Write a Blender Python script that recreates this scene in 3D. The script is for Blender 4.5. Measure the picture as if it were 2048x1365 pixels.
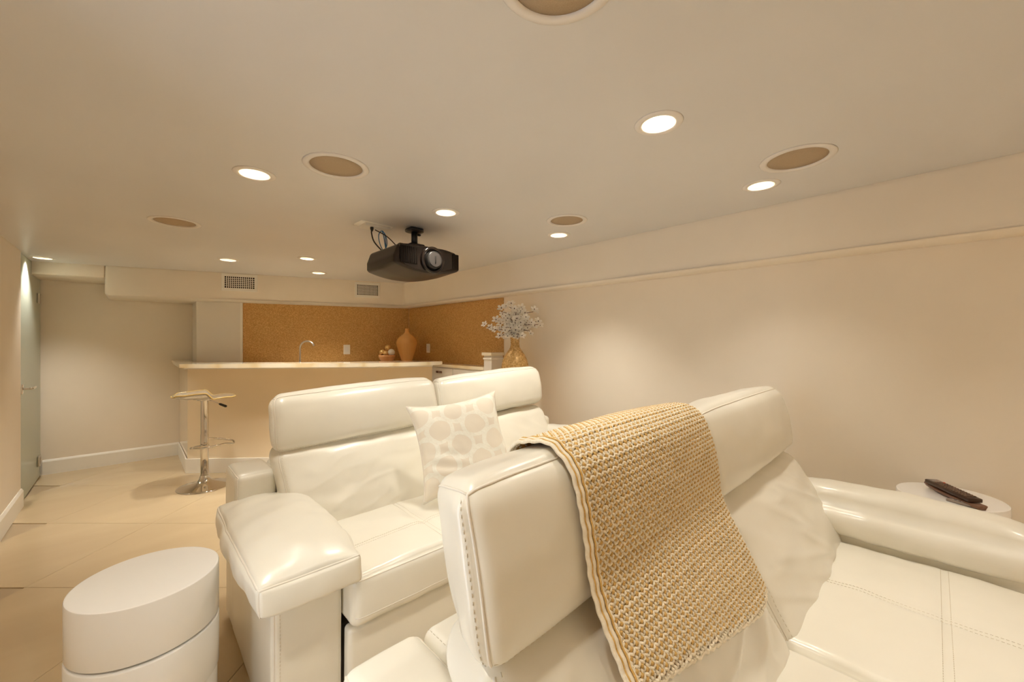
import bpy, bmesh, math, random
from mathutils import Vector, Matrix, noise

sc = bpy.context.scene
for o in list(bpy.data.objects):
    bpy.data.objects.remove(o)
COL = sc.collection
PI = math.pi

# ------------------------------------------------------------------ camera
# room axes: x runs along the sofas, y runs along the long walls, z up
HC, CEIL, F = 1.40, 2.157, 800.0
YAW = math.radians(43.42)
FWD = Vector((math.sin(YAW), math.cos(YAW), 0))
RGT = Vector((math.cos(YAW), -math.sin(YAW), 0))
cam_d = bpy.data.cameras.new('camera')
cam_d.sensor_width = 36.0
cam_d.lens = F / 2048 * 36.0
cam_d.clip_start = 0.02
cam = bpy.data.objects.new('camera', cam_d)
COL.objects.link(cam)
cam.location = (0, 0, HC)
cam.rotation_euler = (PI / 2, 0, -YAW)
sc.camera = cam

# ------------------------------------------------------------------ light, world, exposure
w = bpy.data.worlds.new('world')
sc.world = w
w.use_nodes = True
w.node_tree.nodes['Background'].inputs[0].default_value = (.80, .90, 1.0, 1)
w.node_tree.nodes['Background'].inputs[1].default_value = 7.5     # overcast daylight through the added sidelight window
sc.view_settings.view_transform = 'Standard'
sc.view_settings.look = 'None'
sc.view_settings.gamma = 1
sc.view_settings.use_curve_mapping = False
sc.view_settings.exposure = 0.52
SPOT_E = 24.5                      # watts in each recessed downlight
SPOT_COL = (1.0, .94, .825)
sc.cycles.max_bounces = 14
sc.cycles.diffuse_bounces = 8
sc.cycles.glossy_bounces = 5
sc.cycles.transmission_bounces = 8
sc.cycles.sample_clamp_indirect = 6.0


def W(lat, d, z=0.0):
    """point at lateral offset and depth from the viewpoint on the plan"""
    p = FWD * d + RGT * lat
    return Vector((p.x, p.y, z))


# ------------------------------------------------------------------ materials
def mat(name, col, rough=.5, metal=0.0, spec=.5, coat=0.0, trans=0.0, ior=1.45, sheen=0.0):
    m = bpy.data.materials.new(name)
    m.use_nodes = True
    b = m.node_tree.nodes['Principled BSDF']
    b.inputs['Base Color'].default_value = (*col, 1)
    b.inputs['Roughness'].default_value = rough
    b.inputs['Metallic'].default_value = metal
    b.inputs['Specular IOR Level'].default_value = spec
    b.inputs['Coat Weight'].default_value = coat
    b.inputs['Coat Roughness'].default_value = .05
    b.inputs['Transmission Weight'].default_value = trans
    b.inputs['IOR'].default_value = ior
    b.inputs['Sheen Weight'].default_value = sheen
    return m


def nt(m):
    return m.node_tree.nodes, m.node_tree.links, m.node_tree.nodes['Principled BSDF']


def add_noise(m, scale, c1, c2, detail=3, bump=0.0, lo=.35, hi=.65, bscale=None, dist=.002, stretch=None):
    n, l, b = nt(m)
    tc = n.new('ShaderNodeTexCoord')
    src = tc.outputs['Object']
    if stretch:
        mp = n.new('ShaderNodeMapping')
        mp.inputs['Scale'].default_value = stretch
        l.new(src, mp.inputs[0])
        src = mp.outputs[0]
    tx = n.new('ShaderNodeTexNoise')
    tx.inputs['Scale'].default_value = scale
    tx.inputs['Detail'].default_value = detail
    l.new(src, tx.inputs['Vector'])
    if c1:
        r = n.new('ShaderNodeValToRGB')
        r.color_ramp.elements[0].position = lo
        r.color_ramp.elements[1].position = hi
        r.color_ramp.elements[0].color = (*c1, 1)
        r.color_ramp.elements[1].color = (*c2, 1)
        l.new(tx.outputs[0], r.inputs[0])
        l.new(r.outputs[0], b.inputs['Base Color'])
    if bump:
        t2 = n.new('ShaderNodeTexNoise')
        t2.inputs['Scale'].default_value = bscale or scale
        t2.inputs['Detail'].default_value = 4
        l.new(src, t2.inputs['Vector'])
        bp = n.new('ShaderNodeBump')
        bp.inputs['Strength'].default_value = bump
        bp.inputs['Distance'].default_value = dist
        l.new(t2.outputs[0], bp.inputs['Height'])
        l.new(bp.outputs[0], b.inputs['Normal'])
    return m


def emit(name, col, s):
    m = bpy.data.materials.new(name)
    m.use_nodes = True
    n, l = m.node_tree.nodes, m.node_tree.links
    n.clear()
    e = n.new('ShaderNodeEmission')
    e.inputs[0].default_value = (*col, 1)
    e.inputs[1].default_value = s
    o = n.new('ShaderNodeOutputMaterial')
    l.new(e.outputs[0], o.inputs[0])
    return m


WALL = add_noise(mat('wall_paint', (.80, .725, .61), .55, spec=.3), 3, (.84, .765, .66), (.86, .785, .68), bump=.05, bscale=300, dist=.0005)
CEILM = add_noise(mat('ceiling_paint', (.83, .78, .72), .32, spec=.4), 2, (.66, .645, .64), (.68, .665, .66), bump=.02, bscale=2.2, dist=.01)
TRIM = mat('white_trim_paint', (.89, .86, .80), .35)
FITTING = mat('ceiling_fitting_paint', (.76, .72, .68), .4)
WHITE_LAC = mat('white_lacquer', (.90, .885, .86), .06, spec=.7)
CREAM_LAC = mat('cream_lacquer', (.84, .71, .52), .09, coat=.5)
CABINET = mat('cabinet_white', (.80, .76, .70), .3)
LEATHER = add_noise(mat('white_leather', (.87, .84, .78), .32, spec=.5, coat=.4), 6, (.83, .80, .71), (.85, .82, .73), bump=.10, bscale=420, dist=.0008)
LEATHER.node_tree.nodes['Principled BSDF'].inputs['Coat Roughness'].default_value = .20
PIPING = mat('leather_piping', (.82, .77, .68), .4)
SEAM = mat('seam_thread', (.72, .65, .53), .6)
SHADOW = mat('dark_gap_fabric', (.10, .08, .06), .9)  # near-black cloth of the sofa base frame
CHROME = mat('chrome', (.70, .67, .63), .05, metal=1)
STEEL = mat('brushed_steel', (.62, .58, .52), .28, metal=1)
BLACKP = mat('black_plastic', (.02, .018, .016), .35)
DARKV = mat('dark_vent', (.016, .011, .008), .7, spec=.1)
PROJ = mat('projector_shell', (.020, .011, .006), .36, spec=.35)
PROJF = mat('projector_front_gloss', (.014, .009, .007), .12, coat=.2)
LENSCAP = mat('lens_cap', (.05, .042, .037), .6, spec=.2)
GRILLE = add_noise(mat('speaker_cloth', (.42, .32, .21), .8), 500, (.39, .295, .19), (.45, .345, .23), bump=.3, bscale=900, dist=.0006)
GLASS = mat('acrylic_clear', (.95, .91, .82), .06, trans=.85, ior=1.3)
ACRED = mat('acrylic_edge', (.85, .62, .22), .12, trans=.35, ior=1.47)
FROST = mat('frosted_glass', (.62, .68, .60), .22, trans=.25, ior=1.2)
BLUEC = mat('blue_cable', (.03, .16, .35), .45)
BOXP = mat('outlet_box_plastic', (.74, .71, .66), .4)
CREAMY = add_noise(mat('cream_yarn', (.83, .72, .54), .8, sheen=.15), 180, (.88, .79, .62), (.94, .87, .72), bump=.5, bscale=700, dist=.0008)
GOLDY = add_noise(mat('gold_yarn', (.58, .33, .07), .7, sheen=.1), 150, (.62, .38, .10), (.78, .53, .20), bump=.4, bscale=700, dist=.0008)
GOLDB = mat('gold_yarn_backing', (.46, .25, .06), .85)
TWIG = mat('brown_twig', (.11, .045, .025), .7)
PETAL = mat('white_petal', (.97, .955, .92), .6)
_n, _l, _b = PETAL.node_tree.nodes, PETAL.node_tree.links, PETAL.node_tree.nodes['Principled BSDF']
_t = _n.new('ShaderNodeBsdfTranslucent')
_t.inputs[0].default_value = (.98, .92, .80, 1)
_m = _n.new('ShaderNodeMixShader')
_m.inputs[0].default_value = .22
_l.new(_b.outputs[0], _m.inputs[1]); _l.new(_t.outputs[0], _m.inputs[2])
_l.new(_m.outputs[0], _n['Material Output'].inputs[0])
HEART = mat('dark_flower_heart', (.05, .02, .03), .7)
ORANGE = mat('amber_glaze', (.80, .43, .14), .12, coat=.7)
BOWLM = mat('terracotta_lacquer', (.74, .36, .14), .15, coat=.6)
BALLG = mat('gold_ball', (.80, .52, .20), .2, metal=.6)
BALLW = mat('pearl_ball', (.86, .80, .70), .25, coat=.4)
TAN = mat('tan_leather_case', (.20, .10, .06), .4)
BROWNR = mat('brown_remote_plastic', (.05, .022, .012), .3)
KEYM = mat('remote_key', (.20, .12, .08), .4)
REDK = mat('red_key', (.60, .10, .05), .4)
GREYK = mat('grey_key_plate', (.30, .24, .20), .3)
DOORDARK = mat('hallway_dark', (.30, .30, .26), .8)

# polished tile
TILE = mat('polished_cream_tile', (.74, .60, .40), .13, spec=.5)
add_noise(TILE, 1.3, (.55, .43, .275), (.61, .485, .315), detail=5, lo=.3, hi=.7, stretch=(.5, 2.2, 1))
for nd in TILE.node_tree.nodes:
    if nd.type == 'TEX_COORD':
        gm = TILE.node_tree.nodes.new('ShaderNodeNewGeometry')
        for lk in list(nd.outputs['Object'].links):
            TILE.node_tree.links.new(gm.outputs['Position'], lk.to_socket)
GROUT = mat('grout', (.44, .34, .22), .8)

# onyx slab
ONYX = mat('cream_onyx', (.86, .76, .56), .12, coat=.5)
n_, l_, b_ = nt(ONYX)
tc = n_.new('ShaderNodeTexCoord')
wv = n_.new('ShaderNodeTexWave')
wv.inputs['Scale'].default_value = 1.1
wv.inputs['Distortion'].default_value = 9
wv.inputs['Detail'].default_value = 4
l_.new(tc.outputs['Object'], wv.inputs['Vector'])
rp = n_.new('ShaderNodeValToRGB')
e = rp.color_ramp.elements
e[0].position, e[0].color = 0.0, (.80, .65, .40, 1)
e[1].position, e[1].color = .16, (.86, .75, .53, 1)
e2 = rp.color_ramp.elements.new(.6)
e2.color = (.90, .82, .66, 1)
l_.new(wv.outputs[0], rp.inputs[0])
l_.new(rp.outputs[0], b_.inputs['Base Color'])


# gold glass mosaic: pieces a couple of millimetres wide
def mosaic(name, scale, ca, cb, cc, metal):
    m = mat(name, cb, .3, metal=metal)
    n, l, b = nt(m)
    tc = n.new('ShaderNodeTexCoord')
    v = n.new('ShaderNodeTexVoronoi')
    v.inputs['Scale'].default_value = scale
    l.new(tc.outputs['Object'], v.inputs['Vector'])
    sp = n.new('ShaderNodeSeparateColor')
    l.new(v.outputs['Color'], sp.inputs[0])
    r = n.new('ShaderNodeValToRGB')
    r.color_ramp.elements[0].color = (*ca, 1)
    r.color_ramp.elements[1].color = (*cc, 1)
    k = r.color_ramp.elements.new(.55)
    k.color = (*cb, 1)
    l.new(sp.outputs[0], r.inputs[0])
    l.new(r.outputs[0], b.inputs['Base Color'])
    mr = n.new('ShaderNodeMapRange')
    mr.inputs[3].default_value = .18
    mr.inputs[4].default_value = .6
    l.new(sp.outputs[1], mr.inputs[0])
    l.new(mr.outputs[0], b.inputs['Roughness'])
    nm = n.new('ShaderNodeBump')
    nm.inputs['Strength'].default_value = .5
    nm.inputs['Distance'].default_value = .002
    l.new(sp.outputs[2], nm.inputs['Height'])
    l.new(nm.outputs[0], b.inputs['Normal'])
    return m


MOSAIC = mosaic('gold_mosaic', 170, (.48, .265, .08), (.58, .335, .11), (.72, .45, .18), .12)
VASEM = mosaic('gold_mosaic_vase', 90, (.46, .27, .08), (.60, .37, .13), (.74, .50, .22), .15)


# ------------------------------------------------------------------ mesh helpers
def obj(name, bm, m, parent=None, smooth=True, loc=None):
    me = bpy.data.meshes.new(name)
    bmesh.ops.recalc_face_normals(bm, faces=bm.faces[:])
    bm.to_mesh(me)
    bm.free()
    for p in me.polygons:
        p.use_smooth = smooth
    for mm in (m if isinstance(m, (list, tuple)) else [m]):
        me.materials.append(mm)
    o = bpy.data.objects.new(name, me)
    COL.objects.link(o)
    if parent:
        o.parent = parent
    if loc is not None:
        o.location = loc
    return o


def thing(name, label, cat, loc=(0, 0, 0), rz=0.0, group=None):
    o = bpy.data.objects.new(name, None)
    o.empty_display_size = .1
    COL.objects.link(o)
    o.location = loc
    o.rotation_euler = (0, 0, rz)
    o['label'] = label
    o['category'] = cat
    if group:
        o['group'] = group
    return o


def tag(o, label, cat, group=None):
    o['label'] = label
    o['category'] = cat
    if group:
        o['group'] = group
    return o


def struct(o, label=None):
    o['kind'] = 'structure'
    if label:
        o['label'] = label
    return o


def BM():
    return bmesh.new()


def box(bm, x0, x1, y0, y1, z0, z1, bev=0.0, seg=2):
    r = bmesh.ops.create_cube(bm, size=1, matrix=Matrix.Translation(((x0 + x1) / 2, (y0 + y1) / 2, (z0 + z1) / 2))
                              @ Matrix.Diagonal((x1 - x0, y1 - y0, z1 - z0, 1)))
    if bev:
        vs = r['verts']
        es = list({ed for v in vs for ed in v.link_edges})
        bmesh.ops.bevel(bm, geom=es, offset=bev, segments=seg, affect='EDGES', profile=.5)
    return bm


def prism(bm, pts, z0, z1, bev=0.0, seg=3):
    lo = [bm.verts.new((p[0], p[1], z0)) for p in pts]
    hi = [bm.verts.new((p[0], p[1], z1)) for p in pts]
    n = len(pts)
    bm.faces.new(lo[::-1])
    bm.faces.new(hi)
    for i in range(n):
        bm.faces.new((lo[i], lo[(i + 1) % n], hi[(i + 1) % n], hi[i]))
    if bev:
        es = list({ed for v in lo + hi for ed in v.link_edges})
        bmesh.ops.bevel(bm, geom=es, offset=bev, segments=seg, affect='EDGES', profile=.5)
    return bm


def lathe(bm, prof, n=32, cx=0, cy=0, cap=True, fn=None):
    rings = []
    for r, z in prof:
        ring = []
        for i in range(n):
            a = 2 * PI * i / n
            rr = r if fn is None else fn(r, z, a)
            ring.append(bm.verts.new((cx + rr * math.cos(a), cy + rr * math.sin(a), z)))
        rings.append(ring)
    for a, b in zip(rings, rings[1:]):
        for i in range(n):
            bm.faces.new((a[i], a[(i + 1) % n], b[(i + 1) % n], b[i]))
    if cap:
        bm.faces.new(rings[0][::-1])
        bm.faces.new(rings[-1])
    return bm


def tube(bm, pts, r, n=8, cap=True, closed=False):
    pts = [Vector(p) for p in pts]
    rs = r if isinstance(r, (list, tuple)) else [r] * len(pts)
    rings = []
    up = Vector((0, 0, 1))
    prev = None
    m = len(pts)
    for i, p in enumerate(pts):
        if closed:
            t = (pts[(i + 1) % m] - pts[i - 1])
        else:
            t = pts[min(i + 1, m - 1)] - pts[max(i - 1, 0)]
        if t.length < 1e-9:
            t = Vector((1, 0, 0))
        t.normalize()
        if prev is None:
            ref = up if abs(t.z) < .9 else Vector((1, 0, 0))
            u = t.cross(ref).normalized()
        else:
            u = (prev - t * prev.dot(t))
            u = u.normalized() if u.length > 1e-6 else t.orthogonal().normalized()
        prev = u
        v = t.cross(u)
        rings.append([bm.verts.new(p + (u * math.cos(2 * PI * k / n) + v * math.sin(2 * PI * k / n)) * rs[i]) for k in range(n)])
    pairs = list(zip(rings, rings[1:]))
    if closed:
        pairs.append((rings[-1], rings[0]))
    for a, b in pairs:
        for k in range(n):
            bm.faces.new((a[k], a[(k + 1) % n], b[(k + 1) % n], b[k]))
    if cap and not closed:
        bm.faces.new(rings[0][::-1])
        bm.faces.new(rings[-1])
    return bm


def smoothpath(pts, k=8):
    """Catmull-Rom through the points"""
    pts = [Vector(p) for p in pts]
    out = []
    m = len(pts)
    for i in range(m - 1):
        p0, p1, p2, p3 = pts[max(i - 1, 0)], pts[i], pts[i + 1], pts[min(i + 2, m - 1)]
        for j in range(k):
            t = j / k
            out.append(.5 * ((2 * p1) + (p2 - p0) * t + (2 * p0 - 5 * p1 + 4 * p2 - p3) * t * t + (3 * p1 - p0 - 3 * p2 + p3) * t ** 3))
    out.append(pts[-1])
    return out


def ball(bm, c, r, u=12, v=8, scale=(1, 1, 1)):
    bmesh.ops.create_uvsphere(bm, u_segments=u, v_segments=v, radius=1,
                              matrix=Matrix.Translation(c) @ Matrix.Diagonal((r * scale[0], r * scale[1], r * scale[2], 1)))
    return bm


class Cushion:
    """A rounded, bulged box; f(p) maps a point of the unit cube's surface to space."""

    def __init__(s, a, b, c, r, bulge=(0, 0, 0, 0, 0, 0), shape=None, wr=0.0, wf=6.0, seed=0, wdir=(1, 1, 1), ex=.6):
        s.ex = ex
        s.h = (a, b, c)
        s.r = min(r, a * .98, b * .98, c * .98)
        s.bulge = bulge              # -x,+x,-y,+y,-z,+z
        s.shape = shape
        s.wr, s.wf, s.seed, s.wdir = wr, wf, seed, wdir

    def f(s, p):
        a, b, c = s.h
        r = s.r
        q = Vector((p[0] * a, p[1] * b, p[2] * c))
        k = Vector((max(-a + r, min(a - r, q.x)), max(-b + r, min(b - r, q.y)), max(-c + r, min(c - r, q.z))))
        n = q - k
        if n.length > 1e-9:
            n.normalize()
            q = k + n * r
        else:
            n = Vector(p)
        u2, v2, w2 = 1 - p[0] ** 2, 1 - p[1] ** 2, 1 - p[2] ** 2
        B = s.bulge
        q.x += (B[1] * max(p[0], 0) + -B[0] * max(-p[0], 0)) * (v2 * w2) ** s.ex if v2 * w2 > 0 else 0
        q.y += (B[3] * max(p[1], 0) + -B[2] * max(-p[1], 0)) * (u2 * w2) ** s.ex if u2 * w2 > 0 else 0
        q.z += (B[5] * max(p[2], 0) + -B[4] * max(-p[2], 0)) * (u2 * v2) ** s.ex if u2 * v2 > 0 else 0
        if s.wr:
            t = Vector((q.x * s.wdir[0], q.y * s.wdir[1], q.z * s.wdir[2])) * s.wf + Vector((s.seed * 7.3, s.seed * 3.1, 0))
            d = noise.noise(t) + .5 * noise.noise(t * 2.1)
            q = q + n * (s.wr * d)
        if s.shape:
            q = s.shape(q)
        return q

    def axis(s, i, n):
        e = s.r / s.h[i]
        k = 5
        out = [-1 + e * j / k for j in range(k)]
        m = max(2, n)
        out += [-1 + e + (2 - 2 * e) * j / m for j in range(m)]
        out += [1 - e + e * j / k for j in range(k + 1)]
        return out

    def build(s, bm, n=(16, 8, 12)):
        ax = [s.axis(i, n[i]) for i in range(3)]
        cache = {}

        def V(p):
            key = tuple(round(t, 6) for t in p)
            if key not in cache:
                cache[key] = bm.verts.new(s.f(p))
            return cache[key]
        for d in range(3):
            o1, o2 = [(1, 2), (0, 2), (0, 1)][d]
            for sg in (-1, 1):
                A, B2 = ax[o1], ax[o2]
                for i in range(len(A) - 1):
                    for j in range(len(B2) - 1):
                        q = []
                        for (u, v) in ((A[i], B2[j]), (A[i + 1], B2[j]), (A[i + 1], B2[j + 1]), (A[i], B2[j + 1])):
                            p = [0, 0, 0]
                            p[d] = sg
                            p[o1] = u
                            p[o2] = v
                            q.append(V(p))
                        try:
                            bm.faces.new(q)
                        except ValueError:
                            pass
        return bm

    def path(s, pts, k=24):
        """points along straight runs on the cube surface"""
        out = []
        for a, b in zip(pts, pts[1:]):
            a, b = Vector(a), Vector(b)
            for j in range(k):
                out.append(s.f(a.lerp(b, j / k)))
        out.append(s.f(Vector(pts[-1])))
        return out


def stitches(bm, path, ln=.007, gap=.006, r=.0007, off=None):
    """short thread dashes along a path"""
    path = [Vector(p) for p in path]
    acc, nxt = 0.0, 0.0
    on = []
    for a, b in zip(path, path[1:]):
        L = (b - a).length
        if L < 1e-6:
            continue
        while nxt <= acc + L:
            t = (nxt - acc) / L
            p = a.lerp(b, t)
            dr = (b - a).normalized()
            on.append((p, dr))
            nxt += ln + gap
        acc += L
    for p, dr in on:
        tube(bm, [p - dr * ln / 2, p + dr * ln / 2], r, n=4)
    return bm


# ================================================================== ROOM
XL, XR, YB, YF = -.69, 2.86, 6.40, -2.80
ZS = 1.862                                     # underside of the soffit

# floor: screed below, tiles laid on the diagonal
bm = BM()
box(bm, XL - .4, XR + .3, YF - .2, YB + .3, -.12, -.006)
floor = struct(obj('floor', bm, GROUT, smooth=False))
TS = .80
tile_bm = BM()
box(tile_bm, -TS / 2 + .0012, TS / 2 - .0012, -TS / 2 + .0012, TS / 2 - .0012, -.010, 0, .0012, 1)
tile_me = None
rng = random.Random(3)
for i in range(-9, 6):
    for j in range(-5, 11):
        lat = -1.966 + TS * (i + .5)
        d = 2.27 + TS * (j + .5)
        c = W(lat, d)
        m = TS * .75
        if c.x < XL - .05 - m * .9 or c.x > XR + m * .8 or c.y < YF - m * .8 or c.y > YB + m * .8:
            continue
        if not (XL - .3 < c.x < XR + .3 and -2.8 < c.y < YB + .3):
            continue
        if tile_me is None:
            t = obj('tile', tile_bm, TILE, floor, smooth=False)
            tile_me = t.data
        else:
            t = bpy.data.objects.new('tile', tile_me)
            COL.objects.link(t)
            t.parent = floor
        t.location = (c.x, c.y, 0)
        t.rotation_euler = (0, 0, -YAW + 0)

# ceiling with pockets for the cans and speakers
LIGHTS = [  # x, y, radius, label
    (1.326, .66, .062, 'recessed downlight in the ceiling above the front sofa, between two speakers and shining white'),
    (2.215, .58, .062, 'recessed downlight right beside the ceiling speaker near the right wall soffit'),
    (.398, 2.115, .066, 'recessed downlight left of the second ceiling speaker, above the rear sofa arm'),
    (1.334, 1.976, .062, 'recessed downlight in the ceiling in front of the black projector'),
    (2.20, 1.84, .062, 'recessed downlight just below the small far speaker by the right soffit'),
    (.64, 4.52, .066, 'recessed downlight in the ceiling above the left air vent'),
    (1.154, 3.946, .06, 'recessed downlight left of the projector, nearest it in the bar row'),
    (1.492, 4.696, .066, 'recessed downlight close to the bar soffit between the two air vents'),
    (1.90, 3.30, .062, 'downlight hidden behind the black projector, added to brighten the flowers and bar'),  # unseen lamp, added for more light on flowers, backsplash and bar
    (-.60, 5.576, .062, 'recessed downlight tight against the frosted glass door'),
]
EXTRA = [(.40, .65), (-.42, .75), (.40, -.75), (1.33, -.75), (2.2, -.75), (.4, -2.0), (1.33, -2.0), (2.2, -2.0)]  # unseen downlights, added out of frame to brighten sofas, drum table and front wall


def unproj(px, py, z):
    d = (HC - z) * F / (py - 682.5)
    return W((px - 1024) / F * d, d, z)


SPK = [
    (unproj(1119, -52, CEIL), .118, 'round ceiling speaker cut by the top edge of the picture'),
    (unproj(673, 333.5, CEIL), .118, 'round tan ceiling speaker beside the left downlight, above the loveseat'),
    (unproj(350, 444.5, CEIL), .118, 'leftmost round tan ceiling speaker, towards the glass door'),
    (unproj(1594, 318, CEIL), .118, 'round tan ceiling speaker nearest the right wall soffit'),
    (unproj(1133.5, 441.5, CEIL), .112, 'small looking far ceiling speaker right of the projector'),
]
bm = BM()
box(bm, XL - .3, XR + .3, YF - .2, YB + .3, CEIL, CEIL + .16)
ceiling = obj('ceiling', bm, CEILM, smooth=False)
bm = BM()
for (x, y, r, *_r) in LIGHTS + [(x, y, .062) for x, y in EXTRA]:
    lathe(bm, [(r, CEIL - .05), (r, CEIL + .10)], 32, x, y)
for p, r, _ in SPK:
    lathe(bm, [(r, CEIL - .05), (r, CEIL + .03)], 48, p.x, p.y)
cut = obj('cutter', bm, CEILM, smooth=False)
md = ceiling.modifiers.new('holes', 'BOOLEAN')
md.object = cut
md.solver = 'EXACT'
dg = bpy.context.evaluated_depsgraph_get()
nm = bpy.data.meshes.new_from_object(ceiling.evaluated_get(dg))
ceiling.modifiers.clear()
ceiling.data = nm
bpy.data.objects.remove(cut)
struct(ceiling)

# walls
DOOR0, DOOR1 = 5.32, 6.36
GD0, GD1, GDZ = .80, 1.08, 2.02
bm = BM()
box(bm, XL - .12, XL, YF - .1, GD0, -.01, CEIL)
box(bm, XL - .12, XL, GD1, 5.295, -.01, CEIL)
box(bm, XL - .12, XL, GD0, GD1, GDZ, CEIL)
struct(obj('wall_left', bm, WALL, smooth=False))
# unseen sidelight window, added to throw cool daylight on left-facing surfaces
pane = bpy.data.materials.new('clear_pane')
pane.use_nodes = True
pn, pl_ = pane.node_tree.nodes, pane.node_tree.links
pn.clear()
tr = pn.new('ShaderNodeBsdfTransparent'); gs = pn.new('ShaderNodeBsdfGlossy'); gs.inputs['Roughness'].default_value = .02
fr = pn.new('ShaderNodeFresnel'); mxs = pn.new('ShaderNodeMixShader'); po = pn.new('ShaderNodeOutputMaterial')
pl_.new(fr.outputs[0], mxs.inputs[0]); pl_.new(tr.outputs[0], mxs.inputs[1]); pl_.new(gs.outputs[0], mxs.inputs[2]); pl_.new(mxs.outputs[0], po.inputs[0])
bm = BM()
box(bm, XL - .09, XL - .04, GD0 + .002, GD0 + .035, .002, GDZ - .002, .004, 1)
box(bm, XL - .09, XL - .04, GD1 - .035, GD1 - .002, .002, GDZ - .002, .004, 1)
box(bm, XL - .09, XL - .04, GD0 + .035, GD1 - .035, GDZ - .08, GDZ - .002, .004, 1)
box(bm, XL - .09, XL - .04, GD0 + .035, GD1 - .035, .002, .08, .004, 1)
d2 = struct(obj('added_window_1', bm, TRIM, smooth=False), 'narrow white framed sidelight window, added out of view to let in cool daylight')
bm = BM(); box(bm, XL - .068, XL - .062, GD0 + .030, GD1 - .030, .075, GDZ - .075)
obj('pane', bm, pane, d2, smooth=False)
pa = bpy.data.lights.new('daylight_portal', 'AREA')
pa.shape = 'RECTANGLE'; pa.size = GD1 - GD0; pa.size_y = GDZ
pa.cycles.is_portal = True
po_ = bpy.data.objects.new('daylight_portal', pa)
COL.objects.link(po_)
po_.location = (XL - .125, (GD0 + GD1) / 2, GDZ / 2)
po_.rotation_euler = (0, -PI / 2, 0)
po_.rotation_euler = Vector((1, 0, 0)).to_track_quat('-Z', 'Y').to_euler()
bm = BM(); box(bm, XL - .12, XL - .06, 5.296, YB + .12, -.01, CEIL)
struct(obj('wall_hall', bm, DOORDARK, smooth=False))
bm = BM(); box(bm, XR, XR + .12, YF - .1, YB + .12, -.01, CEIL)
struct(obj('wall_right', bm, WALL, smooth=False))
bm = BM(); box(bm, XL - .058, XR, YB, YB + .12, -.01, CEIL)
struct(obj('wall_back', bm, WALL, smooth=False))
bm = BM(); box(bm, XL, XR, YF - .1, YF, -.01, CEIL)
struct(obj('wall_front', bm, WALL, smooth=False))
# diagonal wall behind the bar
BC = Vector((2.85, 5.15, 0)); BD = Vector((-.95, .312, 0)).normalized(); BN = Vector((-.312, -.95, 0)).normalized()
B1 = BC + BD * 1.984
bm = BM()
prism(bm, [(XR - .002, 5.165), (B1.x, B1.y + .012), (B1.x, YB), (XR - .002, YB)], 0, ZS)
struct(obj('wall_corner', bm, WALL, smooth=False))

# soffits
bm = BM()
prism(bm, [(2.585, YF), (XR, YF), (XR, YB), (-.21, YB), (-.21, 5.72), (2.585, 4.80)], ZS, CEIL + .01, .028, 4)
struct(obj('trim_1', bm, WALL))
bm = BM()
prism(bm, [(XL - .05, 5.885), (-.21, 5.727), (-.21, YB), (XL - .05, YB)], 2.037, CEIL + .01, .012, 3)
struct(obj('trim_2', bm, WALL))


def baseboard(name, pts, nrm, h=.155, t=.016):
    """profiled board along a straight run"""
    a, b = Vector((*pts[0], 0)), Vector((*pts[1], 0))
    nrm = Vector((*nrm, 0)).normalized()
    prof = [(0, 0), (t, 0), (t, h - .02), (t * .55, h - .006), (t * .3, h), (0, h)]
    bm = BM()
    A = [bm.verts.new(a + nrm * p + Vector((0, 0, z))) for p, z in prof]
    B = [bm.verts.new(b + nrm * p + Vector((0, 0, z))) for p, z in prof]
    n = len(prof)
    for i in range(n):
        bm.faces.new((A[i], A[(i + 1) % n], B[(i + 1) % n], B[i]))
    bm.faces.new(A); bm.faces.new(B[::-1])
    return struct(obj(name, bm, TRIM, smooth=False))


baseboard('baseboard_left', [(XL, GD1), (XL, 5.295)], (1, 0))
baseboard('baseboard_left', [(XL, YF), (XL, GD0)], (1, 0))
baseboard('baseboard_back', [(XL, YB), (.408, YB)], (0, -1))
baseboard('baseboard_right', [(XR, YF), (XR, 3.05)], (-1, 0))
baseboard('baseboard_front', [(XL + .02, YF), (XR - .02, YF)], (0, 1))

# frosted glass door, notched under the soffit
bm = BM()
pts = [(DOOR0, .012), (DOOR1, .012), (DOOR1, 2.03), (5.868, 2.03), (5.868, CEIL - .004), (DOOR0, CEIL - .004)]
A = [bm.verts.new((XL - .022, y, z)) for y, z in pts]
B = [bm.verts.new((XL - .010, y, z)) for y, z in pts]
bm.faces.new(A); bm.faces.new(B[::-1])
for i in range(6):
    bm.faces.new((A[i], A[(i + 1) % 6], B[(i + 1) % 6], B[i]))
door = obj('door_1', bm, FROST, smooth=False)
struct(door, 'pale green frosted glass door with steel lever and hinges')
bm = BM()
box(bm, XL - .0095, XL + .004, DOOR0 + .012, DOOR0 + .066, .945, 1.03, .004)
tube(bm, smoothpath([(XL + .004, DOOR0 + .04, .99), (XL + .045, DOOR0 + .04, .99), (XL + .055, DOOR0 + .055, .99), (XL + .055, DOOR0 + .18, .99)], 6), .011, 10)
obj('handle', bm, CHROME, door)
for z0 in (.14, 1.78):
    bm = BM()
    box(bm, XL - .0095, XL + .008, DOOR1 - .20, DOOR1 - .10, z0, z0 + .10, .004)
    box(bm, XL + .008, XL + .012, DOOR1 - .165, DOOR1 - .135, z0 + .015, z0 + .085, .001, 1)
    obj('hinge', bm, STEEL, door)

# ================================================================== CEILING FITTINGS
BULB = emit('lamp_glow', (1, .86, .62), 30)
CANM = mat('can_reflector', (.88, .80, .66), .25, metal=.7)


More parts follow.
